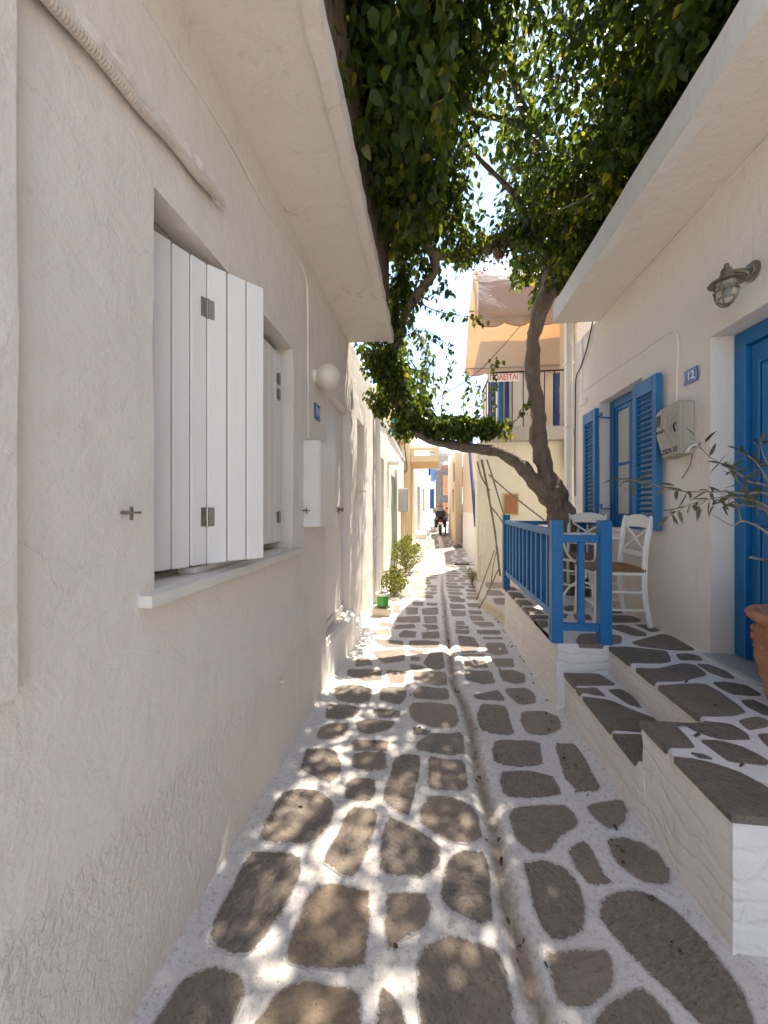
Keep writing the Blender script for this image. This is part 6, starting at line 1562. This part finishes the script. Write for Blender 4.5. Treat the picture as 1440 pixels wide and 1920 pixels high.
q = MB(); q.box(X-.07, X+.07, Y-.25, Y+.1, Z+.50, Z+.56, .02); q.build('mudguard', 'black_plastic', mt)
for s in (-1, 1):
    q = MB(); q.box(X+s*.20-.07, X+s*.20+.07, Y-.1, Y+.3, Z+.36, Z+.72, .04, seg=2); q.build('side_case', 'black_plastic', mt, smooth=True)
    q = MB(); q.tube([(X, Y+1.05, Z+1.0), (X+s*.34, Y+.95, Z+1.04)], .016, 6, 1); q.build('handlebar', 'dark_metal', mt)
    q = MB(); q.tube([(X+s*.28, Y+.95, Z+1.04), (X+s*.33, Y+.95, Z+1.22)], .008, 5, 1); q.box(X+s*.33-.05, X+s*.33+.05, Y+.93, Y+.95, Z+1.20, Z+1.27, .01); q.build('mirror', 'dark_metal', mt)
q = MB(); q.tube([(X, Y+1.3, Z+.3), (X, Y+1.1, Z+.9)], .03, 6, 1); q.build('fork', 'steel', mt)
bx_, by_ = .72, 17.3; bz_ = float(base_z(np.array(17.3)))
bc = thing('bicycle', 'red bicycle leaning by the wall right of the motorcycle', 'bicycle', (bx_, by_, bz_))
wheel(bx_, by_, bz_+.29, .27, .02, bc); wheel(bx_+.03, by_+1.0, bz_+.29, .27, .02, bc)
q = MB()
for a_, c_ in [((bx_, by_, bz_+.29), (bx_+.01, by_+.35, bz_+.29)), ((bx_+.01, by_+.35, bz_+.29), (bx_+.01, by_+.25, bz_+.75)), ((bx_, by_, bz_+.29), (bx_+.01, by_+.27, bz_+.68)), ((bx_+.01, by_+.27, bz_+.68), (bx_+.02, by_+.8, bz_+.72)), ((bx_+.01, by_+.35, bz_+.29), (bx_+.02, by_+.8, bz_+.66)), ((bx_+.03, by_+1.0, bz_+.29), (bx_+.02, by_+.78, bz_+.85))]: q.tube([a_, c_], .020, 6, 1)
q.build('frame', 'redpaint', bc)
q = MB(); q.tube([(bx_-.2, by_+.75, bz_+.92), (bx_+.24, by_+.75, bz_+.92)], .014, 6, 1); q.build('handlebar', 'dark_metal', bc)
q = MB(); q.box(bx_-.06, bx_+.07, by_+.1, by_+.35, bz_+.75, bz_+.81, .02); q.build('saddle', 'black_plastic', bc)

# ================================================================ HILLS
def hillmat():
    m, N, L, b = newmat('dry_hillside')
    g = N.new('ShaderNodeNewGeometry'); P = g.outputs['Position']
    a = tex(N, L, P, .03, 8, .65, .6); c = tex(N, L, P, .18, 8, .8)
    col = mixc(N, L, ramp(N, L, a, .4, .6), (.15, .14, .115), (.30, .27, .23)); col = mixc(N, L, ramp(N, L, c, .52, .62), col, (.075, .08, .05))
    L.new(col, b.inputs['Base Color']); b.inputs['Roughness'].default_value = .95; b.inputs['Specular IOR Level'].default_value = 0; return m
M['hill'] = hillmat()
xs = np.linspace(-320, 420, 90); ys = np.linspace(120, 620, 70); V = []
for y in ys:
    for x in xs:
        k = max(0, (y-130)/330.); z = 70*min(1, k)**1.1*(1+.25*noise.noise((x*.008, y*.008, 1)))+6*noise.noise((x*.04, y*.04, 2))*min(1, k*3); V.append((x, y, z-.5))
F = [(j*90+i, j*90+i+1, (j+1)*90+i+1, (j+1)*90+i) for j in range(69) for i in range(89)]
me = bpy.data.meshes.new('hills'); me.from_pydata(V, [], F); me.materials.append(M['hill']); me.polygons.foreach_set('use_smooth', [True]*len(F))
o = bpy.data.objects.new('hills', me); COL.objects.link(o); o['kind'] = 'structure'
for i, (x, y) in enumerate([(30, 250), (22, 300), (40, 330), (14, 270), (48, 290), (33, 360)]):
    k = (y-130)/330.; z = 70*k**1.1*(1+.25*noise.noise((x*.008, y*.008, 1)))+6*noise.noise((x*.04, y*.04, 2))-.5
    q = MB(); q.box(x-4, x+4, y-3, y+3, z-3, z+4, .1); q.box(x+1, x+5, y-4, y+1, z-3, z+2.2, .1)
    tag(q.build('hillside_house', 'white'), 'tiny white cube house on the dry hillside, '+['lowest and nearest', 'high and left of the middle', 'near the skyline middle', 'low at the left end', 'right end of the lower row', 'topmost near the ridge'][i], 'house', 'white houses on the far hillside')

# ================================================================ LEAF LITTER
n = 150; P = []
while len(P) < n:
    if rng.random() < .35: y = rng.uniform(1.1, 6); x = float(np.interp(y, gy, gx))+rng.normal()*.02
    elif rng.random() < .5: y = rng.uniform(1.3, 6); x = .86-abs(rng.normal()*.03)-(0.05 if y < 2.8 else 0)
    else: y = rng.uniform(1.1, 6); x = rng.uniform(-.7, .8)
    P.append((x, y, road_z(x, y)+.009))
for _ in range(10): P.append((rng.uniform(1.0, 1.7), rng.uniform(1.4, 2.7), TZ+.012 if rng.random() < .5 else TZ+.012))
P = [p for p in P if not (p[2] > .3 and .93 < p[0] < 1.22 and p[1] > 1.82)]
P = np.array(P); tp = rng.normal(size=(len(P), 3)); tp[:, 2] *= .12; up = rng.normal(size=(len(P), 3))*.3; up[:, 2] = 1
M['dry'] = basic('dry_leaf', (.10, .07, .04), .8, var=.5, scale=40)
tag(leaf_cloud('leaf_litter', P, rot_basis(tp, up), rng.uniform(.012, .034, len(P)), 'shrub', 'dry', None, .5, .6), None, None, None, 'stuff')
